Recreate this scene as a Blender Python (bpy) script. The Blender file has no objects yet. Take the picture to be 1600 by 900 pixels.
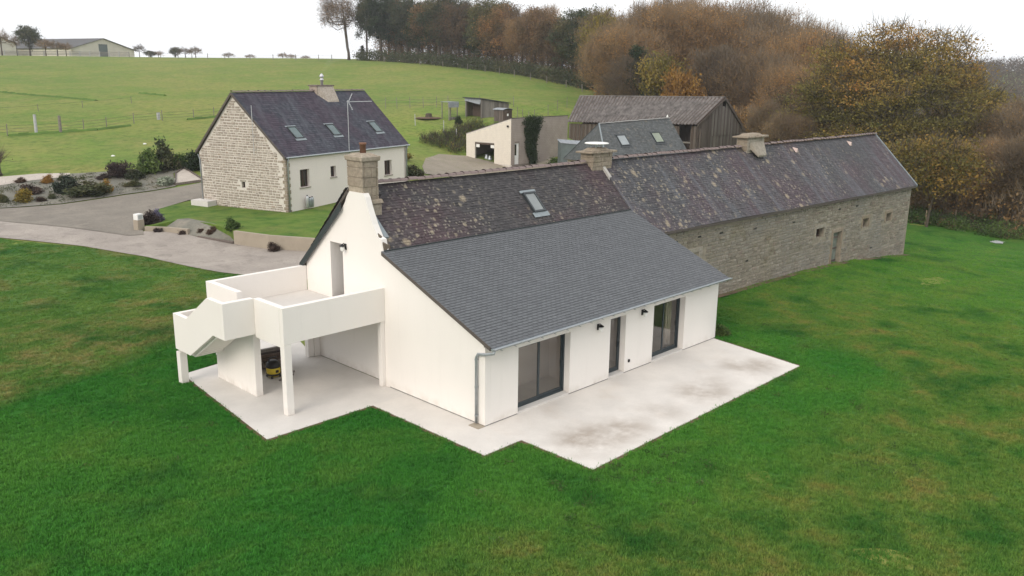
import bpy, bmesh, math, random
import numpy as np
from mathutils import Vector, Matrix, noise, geometry
S = bpy.context.scene
COL = S.collection
R = math.radians

# ------------------------------------------------------------------ camera
CAM = np.array([-16.340, -16.985, 10.163])
FPX = 1328.08
FW = np.array([0.69474581, 0.67709735, -0.24262614])
RT = np.array([0.69988347, -0.71417181, 0.01103454])
UP = np.array([0.16580529, 0.17747622, 0.97005711])
cd = bpy.data.cameras.new('camera')
cd.sensor_width = 36.0
cd.lens = FPX / 1600 * 36
cd.clip_start = 0.1
cd.clip_end = 6000
cam = bpy.data.objects.new('camera', cd)
COL.objects.link(cam)
cam.matrix_world = Matrix(((RT[0], UP[0], -FW[0], CAM[0]), (RT[1], UP[1], -FW[1], CAM[1]), (RT[2], UP[2], -FW[2], CAM[2]), (0, 0, 0, 1)))
S.camera = cam

# ------------------------------------------------------------------ sky, sun, exposure
SUN_ELEV, SUN_AZ = 33.0, 258.0       # overcast afternoon light from the left of the view (compass from +y)
w = bpy.data.worlds.new('World')
S.world = w
w.use_nodes = True
nt = w.node_tree
nt.nodes.clear()
sky = nt.nodes.new('ShaderNodeTexSky')
sky.sky_type = 'NISHITA'
sky.sun_disc = False
sky.sun_elevation = R(SUN_ELEV)
sky.sun_rotation = R(SUN_AZ)
sky.altitude = 100
sky.air_density = 1.0
sky.dust_density = 2.0
tc = nt.nodes.new('ShaderNodeTexCoord')
mp = nt.nodes.new('ShaderNodeMapping')
mp.inputs['Scale'].default_value = (1.3, 1.3, 3.2)
cl = nt.nodes.new('ShaderNodeTexNoise')
cl.inputs['Scale'].default_value = 2.2
cl.inputs['Detail'].default_value = 7
cl.inputs['Roughness'].default_value = 0.55
rp = nt.nodes.new('ShaderNodeValToRGB')
rp.color_ramp.elements[0].position = 0.30
rp.color_ramp.elements[0].color = (0.80, 0.80, 0.80, 1)
rp.color_ramp.elements[1].position = 0.52
rp.color_ramp.elements[1].color = (1, 1, 1, 1)
mx = nt.nodes.new('ShaderNodeMix')
mx.data_type = 'RGBA'
mx.inputs[7].default_value = (9.3, 9.4, 9.6, 1)      # the cloud deck
bg = nt.nodes.new('ShaderNodeBackground')
bg.inputs['Strength'].default_value = 0.10
out = nt.nodes.new('ShaderNodeOutputWorld')
L = nt.links.new
L(tc.outputs['Generated'], mp.inputs['Vector'])
L(mp.outputs['Vector'], cl.inputs['Vector'])
L(cl.outputs['Fac'], rp.inputs['Fac'])
L(rp.outputs['Color'], mx.inputs[0])
L(sky.outputs['Color'], mx.inputs[6])
L(mx.outputs[2], bg.inputs['Color'])
L(bg.outputs['Background'], out.inputs['Surface'])

sd = bpy.data.lights.new('sun', 'SUN')
sd.energy = 1.3
sd.angle = R(28)
sd.color = (1.0, 0.90, 0.78)
sun = bpy.data.objects.new('sun', sd)
COL.objects.link(sun)
_d = Vector((math.sin(R(SUN_AZ)) * math.cos(R(SUN_ELEV)), math.cos(R(SUN_AZ)) * math.cos(R(SUN_ELEV)), math.sin(R(SUN_ELEV))))
sun.rotation_euler = _d.to_track_quat('Z', 'Y').to_euler()
S.view_settings.view_transform = 'Standard'
S.view_settings.look = 'None'
S.view_settings.exposure = 0.40
S.view_settings.gamma = 1.0
S.view_settings.use_curve_mapping = False
S.cycles.max_bounces = 6
S.cycles.transparent_max_bounces = 12
S.cycles.use_denoising = True

# ------------------------------------------------------------------ the lie of the land
CTRL = [(76.5,60,1),(79,64,1.2),(84,58,1),(90,66,2.5),(-12,-12,-0.03),(-4,-12,-0.03),(6,-12,-0.03),(16,-12,-0.03),(-9,-4,-0.03),(-2,-4,-0.03),(4,-6,-0.03),(12,-6,-0.03),(18,-4,-0.03),(-8,4,-0.03),(-3,8,-0.03),(4,4,-0.03),(12,4,-0.03),(-8,10,-0.03),(-3,13,-0.03),(4,10,-0.03),(12,12,-0.03),(0,16,-0.03),(8,15,-0.03),(-20,-16,-0.1),(-16,0,0.05),(-30,-30,-0.5),(0,-30,-0.5),(30,-30,-1),(-14,14,0.1),(20,3,-0.2),(32,2,-0.5),(43.5,3.2,-1.5),(47,9,-1.8),(30,12,-0.3),(30,-8,-0.8),(45,-10,-1.9),(20,12,-0.1),(-0.14,46.74,-0.2),(4.11,44.94,-0.2),(5.22,34.3,-0.55),(8.12,27.9,-0.6),(9.69,39.35,-0.35),(8.36,53.01,-0.1),(12.84,51.52,0.15),(16.04,52.51,0.4),(3.37,54.79,-0.2),(4.81,64.3,0.95),(9.29,62.46,1.1),(13.22,61.36,1.3),(18.31,58.32,1.6),(13.83,54.96,0.4),(31.03,41.97,0.5),(43.59,51.1,0.2),(52.62,54.07,0.2),(59.81,52.1,0.2),(53.96,61.08,1.2),(56.52,66.98,2.3),(63.3,69.8,4),(66.3,64.5,4.4),(70.1,62.7,3.6),(61.1,9.2,-2.2),(59.49,0.23,-2.7),(60.9,5.5,-2.4),(45,25,-0.2),(60,30,-0.2),(75,42,0.2),(85,50,0.6),(-0.94,95.89,2.1),(4.19,133.51,4.2),(9.33,171.13,6.4),(17.88,233.84,10),(26.44,296.54,13.6),(36.7,371.79,14.9),(69.2,610.1,15.5),(137.7,1111.7,14),(10.74,83.97,2.1),(19.76,117.62,4.2),(28.79,151.27,6.4),(43.84,207.35,10),(58.88,263.44,13.6),(76.9,330.7,14.9),(134.1,543.9,15.5),(254.4,992.5,14),(20.08,74.43,2.1),(32.22,104.91,4.2),(44.36,135.38,6.4),(64.6,186.2,10),(84.8,237,13.6),(109.1,297.9,14.9),(186,490.9,15.5),(347.9,897.2,14),(29.43,64.9,2.1),(44.68,92.19,4.2),(59.94,119.49,6.4),(85.4,165,10),(110.8,210.5,13.6),(141.3,265.1,14.9),(237.9,437.9,15.5),(441.3,801.9,14),(38.77,55.36,2.1),(57.14,79.48,4.2),(75.5,103.6,6.4),(106.1,143.8,10),(136.7,184,13.6),(173.5,232.2,14.9),(289.8,385,15.5),(534.8,706.5,14),(87.2,91.7,6.5),(121.7,127.9,10.3),(149.3,156.9,12.2),(190.7,200.3,12),(328.8,345.2,12),(604.8,635,14),(87.3,70.1,4.5),(98.9,79.8,5.5),(129.6,105.6,8.2),(175.7,144.3,9),(367.7,305.5,12),(674.9,563.5,18),(97.9,59.4,2.5),(110.5,67.8,3),(152.8,96.1,6),(237.4,152.7,9),(406.6,265.8,14),(745,492,20),(80.7,34.1,-0.6),(103.8,46.2,0),(149.9,70.5,2),(260.8,128.8,6),(445.5,226.1,13),(815.1,420.5,13),(59.95,12.32,-2.2),(85.4,22.1,-3),(136.2,41.6,-5),(238,80.7,-6),(390.5,139.3,4),(594,217.5,14),(899.2,334.7,12),(51.54,-0.53,-2.2),(74.2,5,-3.4),(96.8,10.4,-6),(153.4,24.1,-14),(266.5,51.6,-20),(436.2,92.7,-3),(617.2,136.6,15),(888.8,202.4,14),(1228.2,284.6,8),(60.9,-10.1,-2.2),(86.6,-7.8,-3.4),(112.4,-5.5,-6),(176.7,0.3,-14),(305.4,11.8,-20),(498.5,29.1,-3),(704.5,47.6,16),(1013.4,75.3,14),(1399.5,109.8,8)]
_T = np.array(CTRL)
def _U(r2):
    return np.where(r2 > 1e-9, .5 * r2 * np.log(np.maximum(r2, 1e-9)), 0)
def _solve():
    n = len(_T); X = _T[:, :2] / 50
    K = _U(((X[:, None] - X[None]) ** 2).sum(-1)) + np.eye(n) * 4e-4
    A = np.zeros((n + 3, n + 3)); A[:n, :n] = K; A[:n, n] = 1; A[:n, n + 1:] = X; A[n, :n] = 1; A[n + 1:, :n] = X.T
    return np.linalg.solve(A, np.r_[_T[:, 2], 0, 0, 0])
_W = _solve()
def hts(x, y):
    x = np.asarray(x, float); y = np.asarray(y, float)
    q = np.stack([x.ravel(), y.ravel()], 1) / 50
    o = np.empty(len(q))
    X = _T[:, :2] / 50
    for a in range(0, len(q), 20000):
        s = q[a:a + 20000]
        o[a:a + 20000] = _U(((s[:, None] - X[None]) ** 2).sum(-1)) @ _W[:-3] + _W[-3] + s @ _W[-2:]
    return o.reshape(x.shape)
def gz(x, y):
    return float(hts(np.array([x]), np.array([y]))[0])
def col_at(px, D):
    """ground point in the vertical plane of an image column, D metres away"""
    h = FW[:2] / np.linalg.norm(FW[:2])
    q = CAM[:2] + D * (h + RT[:2] * (px - 800) / FPX * 0.985)
    return float(q[0]), float(q[1]), gz(q[0], q[1])

# ------------------------------------------------------------------ mesh helpers
def lk(o):
    COL.objects.link(o); return o
class MB:
    def __init__(s): s.v = []; s.f = []; s.m = []
    def add(s, vs, fs, mi=0):
        b = len(s.v)
        s.v += [tuple(map(float, p)) for p in vs]
        s.f += [tuple(b + i for i in f) for f in fs]
        s.m += [mi] * len(fs)
    def quad(s, a, b, c, d, mi=0): s.add([a, b, c, d], [(0, 1, 2, 3)], mi)
    def box(s, x0, x1, y0, y1, z0, z1, mi=0, M=None):
        vs = [Vector(p) for p in ((x0, y0, z0), (x1, y0, z0), (x1, y1, z0), (x0, y1, z0), (x0, y0, z1), (x1, y0, z1), (x1, y1, z1), (x0, y1, z1))]
        if M is not None: vs = [M @ p for p in vs]
        s.add(vs, [(0, 3, 2, 1), (4, 5, 6, 7), (0, 1, 5, 4), (1, 2, 6, 5), (2, 3, 7, 6), (3, 0, 4, 7)], mi)
    def prism(s, base, vec, mi=0):
        n = len(base); v = Vector(vec)
        s.add(list(base) + [Vector(p) + v for p in base], [tuple(range(n))[::-1], tuple(range(n, 2 * n))] + [(i, (i + 1) % n, n + (i + 1) % n, n + i) for i in range(n)], mi)
    def hexa(s, bot, top, mi=0):
        s.add(list(bot) + list(top), [(3, 2, 1, 0), (4, 5, 6, 7), (0, 1, 5, 4), (1, 2, 6, 5), (2, 3, 7, 6), (3, 0, 4, 7)], mi)
    def tube(s, pts, rad, sides=8, mi=0, cap=True):
        pts = [Vector(p) for p in pts]; n = len(pts)
        if not hasattr(rad, '__len__'): rad = [rad] * n
        vs = []
        for i, p in enumerate(pts):
            t = (pts[min(i + 1, n - 1)] - pts[max(i - 1, 0)]).normalized()
            a = t.orthogonal().normalized() if abs(t.z) > .9 else Vector((-t.y, t.x, 0)).normalized()
            b = t.cross(a)
            for k in range(sides):
                g = 2 * math.pi * k / sides
                vs.append(p + (a * math.cos(g) + b * math.sin(g)) * rad[i])
        fs = [(i * sides + k, i * sides + (k + 1) % sides, (i + 1) * sides + (k + 1) % sides, (i + 1) * sides + k) for i in range(n - 1) for k in range(sides)]
        if cap: fs += [tuple(range(sides))[::-1], tuple(range((n - 1) * sides, n * sides))]
        s.add(vs, fs, mi)
    def lathe(s, prof, c=(0, 0, 0), sides=12, mi=0):
        c = Vector(c); n = len(prof)
        vs = [c + Vector((r * math.cos(2 * math.pi * k / sides), r * math.sin(2 * math.pi * k / sides), z)) for r, z in prof for k in range(sides)]
        fs = [(i * sides + k, i * sides + (k + 1) % sides, (i + 1) * sides + (k + 1) % sides, (i + 1) * sides + k) for i in range(n - 1) for k in range(sides)]
        fs += [tuple(range(sides))[::-1], tuple(range((n - 1) * sides, n * sides))]
        s.add(vs, fs, mi)
    def mesh(s, name, mats, smooth=False):
        me = bpy.data.meshes.new(name)
        me.from_pydata(s.v, [], s.f)
        for m in (mats if isinstance(mats, (list, tuple)) else [mats]): me.materials.append(m)
        if len(me.materials) > 1: me.polygons.foreach_set('material_index', s.m)
        if smooth: me.polygons.foreach_set('use_smooth', [True] * len(me.polygons))
        me.update()
        return me
    def build(s, name, mats, parent=None, smooth=False, kind=None, bevel=0):
        o = lk(bpy.data.objects.new(name, s.mesh(name, mats, smooth)))
        o.parent = parent
        if kind: o['kind'] = kind
        if bevel:
            b = o.modifiers.new('bevel', 'BEVEL'); b.width = bevel; b.segments = 2; b.limit_method = 'ANGLE'; b.angle_limit = R(40)
        return o
def tag(o, label, cat, group=None):
    o['label'] = label; o['category'] = cat
    if group: o['group'] = group
    return o
def thing(name, label, cat, loc=(0, 0, 0), rot=0, group=None):
    o = lk(bpy.data.objects.new(name, None))
    o.empty_display_size = .3
    o.location = loc; o.rotation_euler = (0, 0, rot)
    return tag(o, label, cat, group)
def struct(o):
    o['kind'] = 'structure'; return o
def copy_tree(o, parent=None):
    c = o.copy(); lk(c)
    if parent is not None: c.parent = parent
    for ch in list(o.children): copy_tree(ch, c)
    return c
def clip(poly, ax, val, keep_less):
    o = []
    for i in range(len(poly)):
        a, b = poly[i - 1], poly[i]
        ia = (a[ax] <= val) if keep_less else (a[ax] >= val)
        ib = (b[ax] <= val) if keep_less else (b[ax] >= val)
        if ia != ib:
            t = (val - a[ax]) / (b[ax] - a[ax])
            o.append(tuple(a[k] + t * (b[k] - a[k]) for k in (0, 1)))
        if ib: o.append(tuple(b))
    return o
def wall(mb, poly, holes, O, eu, ev, en, th, mi=0):
    """slab over a 2-D outline with rectangular holes; O + u*eu + v*ev, thickness th along en"""
    us = sorted({min(p[0] for p in poly), max(p[0] for p in poly)} | {h[0] for h in holes} | {h[1] for h in holes})
    vs = sorted({min(p[1] for p in poly), max(p[1] for p in poly)} | {h[2] for h in holes} | {h[3] for h in holes})
    O, eu, ev, en = map(Vector, (O, eu, ev, en))
    for u0, u1 in zip(us[:-1], us[1:]):
        run = []
        for v0, v1 in zip(vs[:-1], vs[1:]):
            um, vm = (u0 + u1) / 2, (v0 + v1) / 2
            hole = any(h[0] < um < h[1] and h[2] < vm < h[3] for h in holes)
            if hole: run.append(None)
            elif run and run[-1]: run[-1] = (run[-1][0], v1)
            else: run.append((v0, v1))
        for r_ in run:
            if not r_: continue
            p = clip(clip(clip(clip(poly, 0, u0, False), 0, u1, True), 1, r_[0], False), 1, r_[1], True)
            q = []
            for a in p:
                if not q or abs(a[0] - q[-1][0]) + abs(a[1] - q[-1][1]) > 1e-5: q.append(a)
            if len(q) > 1 and abs(q[0][0] - q[-1][0]) + abs(q[0][1] - q[-1][1]) < 1e-5: q.pop()
            if len(q) < 3: continue
            mb.prism([O + eu * a[0] + ev * a[1] for a in q], en * th, mi)
def inpoly(poly, x, y):
    c = False
    for i in range(len(poly)):
        (x0, y0), (x1, y1) = poly[i - 1], poly[i]
        if (y0 > y) != (y1 > y) and x < (x1 - x0) * (y - y0) / (y1 - y0) + x0: c = not c
    return c
def sheet(name, poly, step, dz, m, holes=(), zf=None, skirt=0):
    """ground sheet inside an outline, draped on the land"""
    def dens(pl):
        o = []
        for i in range(len(pl)):
            a, b = Vector(pl[i][:2]), Vector(pl[(i + 1) % len(pl)][:2])
            k = max(1, int((b - a).length / step))
            o += [a.lerp(b, j / k) for j in range(k)]
        return o
    rings = [dens(poly)] + [dens(h) for h in holes]
    pts = []; edges = []
    for rg in rings:
        b = len(pts); pts += rg
        edges += [(b + i, b + (i + 1) % len(rg)) for i in range(len(rg))]
    xs = [p[0] for p in poly]; ys = [p[1] for p in poly]
    rr = random.Random(3)
    P2 = [tuple(p[:2]) for p in poly]
    x = min(xs)
    while x < max(xs):
        y = min(ys)
        while y < max(ys):
            a, b = x + rr.uniform(-.2, .2) * step, y + rr.uniform(-.2, .2) * step
            if inpoly(P2, a, b) and not any(inpoly([tuple(q[:2]) for q in h], a, b) for h in holes): pts.append(Vector((a, b)))
            y += step
        x += step
    vo, eo, fo, _, _, _ = geometry.delaunay_2d_cdt(pts, edges, [], 1, 1e-4)
    va = np.array([(p.x, p.y) for p in vo])
    keep = []
    for f in fo:
        c = sum((vo[i] for i in f), Vector((0, 0))) / len(f)
        if inpoly(P2, c.x, c.y) and not any(inpoly([tuple(q[:2]) for q in h], c.x, c.y) for h in holes):
            a, b, d = (vo[i] for i in f[:3])
            keep.append(tuple(f) if (b - a).cross(d - a) > 0 else tuple(f)[::-1])
    z = (hts(va[:, 0], va[:, 1]) if zf is None else np.array([zf(*p) for p in va])) + dz
    mb = MB(); mb.add([(p[0], p[1], q) for p, q in zip(va, z)], keep)
    if skirt:
        ed = {}
        for f in keep:
            for i in range(3): ed[(f[i], f[(i + 1) % 3])] = 1
        for (a, b) in list(ed):
            if (b, a) not in ed: mb.quad((va[a][0], va[a][1], z[a]), (va[a][0], va[a][1], z[a] - skirt), (va[b][0], va[b][1], z[b] - skirt), (va[b][0], va[b][1], z[b]))
    o = mb.build(name, m, smooth=True)
    return o

# ------------------------------------------------------------------ materials
def s2l(c):
    return tuple(((v / 255) / 12.92 if v / 255 <= .04045 else ((v / 255 + .055) / 1.055) ** 2.4) for v in c)
class Mat:
    def __init__(s, name, rough=.8, spec=.3, metal=0):
        s.m = bpy.data.materials.new(name); s.m.use_nodes = True
        s.t = s.m.node_tree; s.b = s.t.nodes['Principled BSDF']
        s.b.inputs['Roughness'].default_value = rough
        s.b.inputs['Specular IOR Level'].default_value = spec
        s.b.inputs['Metallic'].default_value = metal
        s.co = None
    def n(s, kind, **kw):
        x = s.t.nodes.new(kind)
        for k, v in kw.items():
            if k in x.inputs: x.inputs[k].default_value = v
            else: setattr(x, k, v)
        return x
    def l(s, a, b): s.t.links.new(a, b)
    def coord(s, world=False):
        if s.co is None:
            s.co = s.n('ShaderNodeNewGeometry').outputs['Position'] if world else s.n('ShaderNodeTexCoord').outputs['Object']
        return s.co
    def noise(s, scale, detail=5, rough=.6, sc=None, dist=0):
        n = s.n('ShaderNodeTexNoise', Scale=scale, Detail=detail, Roughness=rough, Distortion=dist)
        if sc:
            m = s.n('ShaderNodeMapping'); m.inputs['Scale'].default_value = sc
            s.l(s.coord(), m.inputs['Vector']); s.l(m.outputs[0], n.inputs['Vector'])
        else: s.l(s.coord(), n.inputs['Vector'])
        return n.outputs['Fac']
    def ramp(s, fac, stops):
        r = s.n('ShaderNodeValToRGB'); e = r.color_ramp.elements
        while len(e) < len(stops): e.new(.5)
        for k, (p, c) in enumerate(stops):
            e[k].position = p
            e[k].color = (c, c, c, 1) if not hasattr(c, '__len__') else (*c, 1)
        s.l(fac, r.inputs['Fac']); return r.outputs['Color']
    def mix(s, fac, a, b, mode='MIX'):
        m = s.n('ShaderNodeMix', data_type='RGBA', blend_type=mode)
        for v, i in ((fac, 0), (a, 6), (b, 7)):
            if hasattr(v, 'node'): s.l(v, m.inputs[i])
            else: m.inputs[i].default_value = v if i == 0 else (*v, 1)
        return m.outputs[2]
    def base(s, c):
        if hasattr(c, 'node'): s.l(c, s.b.inputs['Base Color'])
        else: s.b.inputs['Base Color'].default_value = (*c, 1)
        return s
    def bump(s, fac, strength=.3, dist=.02):
        b = s.n('ShaderNodeBump', Strength=strength, Distance=dist)
        s.l(fac, b.inputs['Height']); s.l(b.outputs[0], s.b.inputs['Normal']); return s
    def island(s): return s.n('ShaderNodeNewGeometry').outputs['Random Per Island']
    def objrand(s): return s.n('ShaderNodeObjectInfo').outputs['Random']
def plain(name, c, rough=.7, var=.12, scale=3, spec=.3, metal=0, bump=0, bscale=60, world=False):
    m = Mat(name, rough, spec, metal); m.coord(world)
    n = m.noise(scale, 6)
    d = tuple(v * (1 - var) for v in c); e = tuple(min(1, v * (1 + var)) for v in c)
    m.base(m.ramp(n, [(.3, d), (.7, e)]))
    if bump: m.bump(m.noise(bscale, 3), bump, .01)
    return m.m

# ---- surfaces of this place
def m_field():
    m = Mat('meadow grass', .95, .1); m.coord(True)
    big = m.noise(.035, 5); mid = m.noise(.22, 7, .7); fine = m.noise(1.3, 6, .75, sc=(1, 1, .2))
    c = m.ramp(big, [(.34, (.100, .185, .030)), (.5, (.155, .220, .042)), (.66, (.225, .240, .062))])
    c = m.mix(m.ramp(mid, [(.42, 0.), (.66, .8)]), c, (.265, .230, .080))
    c = m.mix(m.ramp(m.noise(.5, 6, .7, sc=(1, 1, .3)), [(.30, .75), (.46, 0.)]), c, (.085, .145, .030))
    c = m.mix(m.ramp(m.noise(.11, 4, .5), [(.55, 0.), (.75, .6)]), c, (.115, .200, .040))
    c = m.mix(m.ramp(fine, [(.36, .8), (.54, 0.)]), c, (.080, .130, .024))
    c = m.mix(m.ramp(m.noise(3.5, 5, .75, sc=(1, 1, .3)), [(.52, 0.), (.7, .6)]), c, (.25, .27, .085))
    m.base(c).bump(fine, .5, .06); return m.m
def lawn_colour(m):
    big = m.noise(.06, 4); mid = m.noise(.50, 6, .62, dist=.5); fine = m.noise(5., 5, .7)
    c = m.ramp(big, [(.34, (.014, .100, .012)), (.48, (.026, .125, .016)), (.64, (.052, .158, .022))])
    sx = m.n('ShaderNodeSeparateXYZ'); m.l(m.coord(), sx.inputs[0])
    def lin(ax, ay, c0, lo, hi):     # a broad change of turf across the plot
        a = m.n('ShaderNodeMath', operation='MULTIPLY'); b = m.n('ShaderNodeMath', operation='MULTIPLY_ADD'); r_ = m.n('ShaderNodeMapRange', interpolation_type='SMOOTHSTEP')
        m.l(sx.outputs[0], a.inputs[0]); a.inputs[1].default_value = ax
        m.l(sx.outputs[1], b.inputs[0]); b.inputs[1].default_value = ay; m.l(a.outputs[0], b.inputs[2])
        m.l(b.outputs[0], r_.inputs['Value']); r_.inputs['From Min'].default_value = lo; r_.inputs['From Max'].default_value = hi
        return r_.outputs['Result']
    def mul(a, b):
        k = m.n('ShaderNodeMath', operation='MULTIPLY'); m.l(a, k.inputs[0])
        if hasattr(b, 'node'): m.l(b, k.inputs[1])
        else: k.inputs[1].default_value = b
        return k.outputs[0]
    def box_d(cx, cy, hx, hy):       # metres from a slab
        v1 = m.n('ShaderNodeVectorMath', operation='SUBTRACT'); m.l(m.coord(), v1.inputs[0]); v1.inputs[1].default_value = (cx, cy, 0)
        v2 = m.n('ShaderNodeVectorMath', operation='ABSOLUTE'); m.l(v1.outputs[0], v2.inputs[0])
        v3 = m.n('ShaderNodeVectorMath', operation='SUBTRACT'); m.l(v2.outputs[0], v3.inputs[0]); v3.inputs[1].default_value = (hx, hy, 99)
        v4 = m.n('ShaderNodeVectorMath', operation='MAXIMUM'); m.l(v3.outputs[0], v4.inputs[0])
        v5 = m.n('ShaderNodeVectorMath', operation='LENGTH'); m.l(v4.outputs[0], v5.inputs[0]); return v5.outputs['Value']
    mn = m.n('ShaderNodeMath', operation='MINIMUM'); m.l(box_d(6, -2, 6.1, 2), mn.inputs[0]); m.l(box_d(-2.5, 4.5, 2.5, 5.9), mn.inputs[1])
    dn = m.n('ShaderNodeMath', operation='MULTIPLY_ADD'); m.l(m.noise(.28, 5, .6), dn.inputs[0]); dn.inputs[1].default_value = -5.5; m.l(mn.outputs[0], dn.inputs[2])
    mr = m.n('ShaderNodeMapRange', interpolation_type='SMOOTHSTEP'); m.l(dn.outputs[0], mr.inputs['Value']); mr.inputs['From Min'].default_value = -.8; mr.inputs['From Max'].default_value = 1.8
    worn = mul(mr.outputs['Result'], lin(.22, -1., 0, -.5, 4.0))     # thin trodden turf beyond the fresh strip round the slab
    c = m.mix(mul(worn, .85), c, m.ramp(m.noise(.6, 6, .6), [(.34, (.040, .118, .018)), (.52, (.082, .142, .028)), (.62, (.125, .145, .036)), (.74, (.190, .130, .052))]))
    right = lin(1., -.35, 0, 18, 34)          # thinner, yellower sowing far right
    c = m.mix(mul(right, .75), c, m.ramp(m.noise(.4, 5, .6), [(.35, (.040, .150, .018)), (.6, (.075, .178, .025)), (.78, (.13, .165, .035))]))
    left = lin(-.37, 1., 0, 14.4, 15.6)           # rough unlevelled grass up to the road
    edge = m.n('ShaderNodeMath', operation='SUBTRACT', use_clamp=True); m.l(left, edge.inputs[0]); m.l(lin(-.37, 1., 0, 16.5, 24), edge.inputs[1])
    c = m.mix(mul(left, .6), c, m.ramp(m.noise(.45, 6, .65), [(.36, (.045, .110, .018)), (.6, (.125, .185, .045))]))
    rough = m.ramp(m.noise(.8, 8, .8, sc=(.7, 1, 1), dist=.5), [(.44, 0.), (.62, 1.)])
    c = m.mix(mul(mul(edge.outputs[0], rough), .85), c, (.20, .165, .072))
    c = m.mix(mul(mul(left, m.ramp(m.noise(.33, 6, .65), [(.5, 0.), (.66, 1.)])), .6), c, (.20, .17, .07))
    c = m.mix(m.ramp(mid, [(.50, 0.), (.74, .55)]), c, (.085, .155, .028))
    c = m.mix(m.ramp(m.noise(.19, 5, .65), [(.60, 0.), (.76, .4)]), c, (.120, .130, .040))
    c = m.mix(m.ramp(m.noise(.30, 5, .6), [(.30, .8), (.47, 0.)]), c, (.010, .066, .011))
    c = m.mix(m.ramp(m.noise(.8, 5, .7), [(.70, 0.), (.80, .5)]), c, (.15, .115, .05))
    return m.mix(m.ramp(fine, [(.3, .5), (.55, 0.)]), c, (.012, .055, .009)), fine
def m_lawn():
    m = Mat('mown lawn', .95, .1); m.coord(True)
    c, f = lawn_colour(m); m.base(c).bump(f, .8, .08); return m.m
def m_blade():
    m = Mat('grass blades', .75, .15); m.coord(True)
    c, f = lawn_colour(m)
    c = m.mix(1., c, (1.85, 1.68, 1.55), 'MULTIPLY')
    m.base(c); return m.m
STAINS = [(1.5, -2.7, 1.6, .72), (2.9, -3.0, 1.4, .62), (4.8, -3.0, 1.3, .34), (7.2, -3.0, 1.6, .58), (8.5, -2.7, 1.2, .25), (10.6, -2.6, 1.5, .55), (11.3, -3.1, 1.0, .42)]
def m_concrete(name, c, stain=0., scale=.8):
    m = Mat(name, .85, .25); m.coord(True)
    n = m.noise(scale, 7, .62); f = m.noise(14, 5, .6)
    d = tuple(v * .90 for v in c); e = tuple(min(.9, v * 1.06) for v in c)
    k = m.ramp(n, [(.3, d), (.68, e)])
    k = m.mix(m.ramp(f, [(.4, .10), (.62, 0.)]), k, tuple(v * .7 for v in c))
    if stain:
        nn = m.noise(1.1, 6, .62)
        for cx, cy, rad, amt in STAINS:          # damp, muddy patches along the outer edge
            v = m.n('ShaderNodeVectorMath', operation='DISTANCE'); m.l(m.coord(), v.inputs[0]); v.inputs[1].default_value = (cx, cy, 0)
            f_ = m.n('ShaderNodeMapRange', interpolation_type='SMOOTHSTEP'); m.l(v.outputs['Value'], f_.inputs['Value'])
            f_.inputs['From Min'].default_value = rad; f_.inputs['From Max'].default_value = rad * .15
            q = m.n('ShaderNodeMath', operation='MULTIPLY'); m.l(f_.outputs[0], q.inputs[0]); m.l(m.ramp(nn, [(.30, 0.), (.62, amt)]), q.inputs[1])
            k = m.mix(q.outputs[0], k, (.27, .215, .165))
        k = m.mix(m.ramp(m.noise(.6, 6, .6), [(.56, 0.), (.75, .28)]), k, (.50, .40, .32))
    m.base(k).bump(f, .15, .01); return m.m
def m_render(name, c):
    m = Mat(name, .9, .2); m.coord(True)
    k = m.ramp(m.noise(.5, 5, .5), [(.3, tuple(v * .965 for v in c)), (.7, c)])
    k = m.mix(m.ramp(m.noise(3., 6, .7, sc=(1, 1, .25)), [(.56, 0.), (.8, .12)]), k, tuple(v * .72 for v in c))
    sx = m.n('ShaderNodeSeparateXYZ'); m.l(m.coord(), sx.inputs[0]); mr = m.n('ShaderNodeMapRange'); m.l(sx.outputs[2], mr.inputs['Value'])
    mr.inputs['From Min'].default_value = .0; mr.inputs['From Max'].default_value = .32; mr.inputs['To Min'].default_value = .5; mr.inputs['To Max'].default_value = 0.
    q = m.n('ShaderNodeMath', operation='MULTIPLY'); m.l(mr.outputs[0], q.inputs[0]); m.l(m.ramp(m.noise(2.2, 6, .7), [(.42, 0.), (.7, 1.)]), q.inputs[1])
    k = m.mix(q.outputs[0], k, (.42, .36, .29))          # rain splash at the foot of the wall
    k = m.mix(m.ramp(m.noise(1.1, 7, .7, sc=(2.2, 2.2, .22)), [(.56, 0.), (.80, .10)]), k, (.46, .43, .38))
    m.base(k).bump(m.noise(55, 4, .7), .35, .012); return m.m
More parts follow.
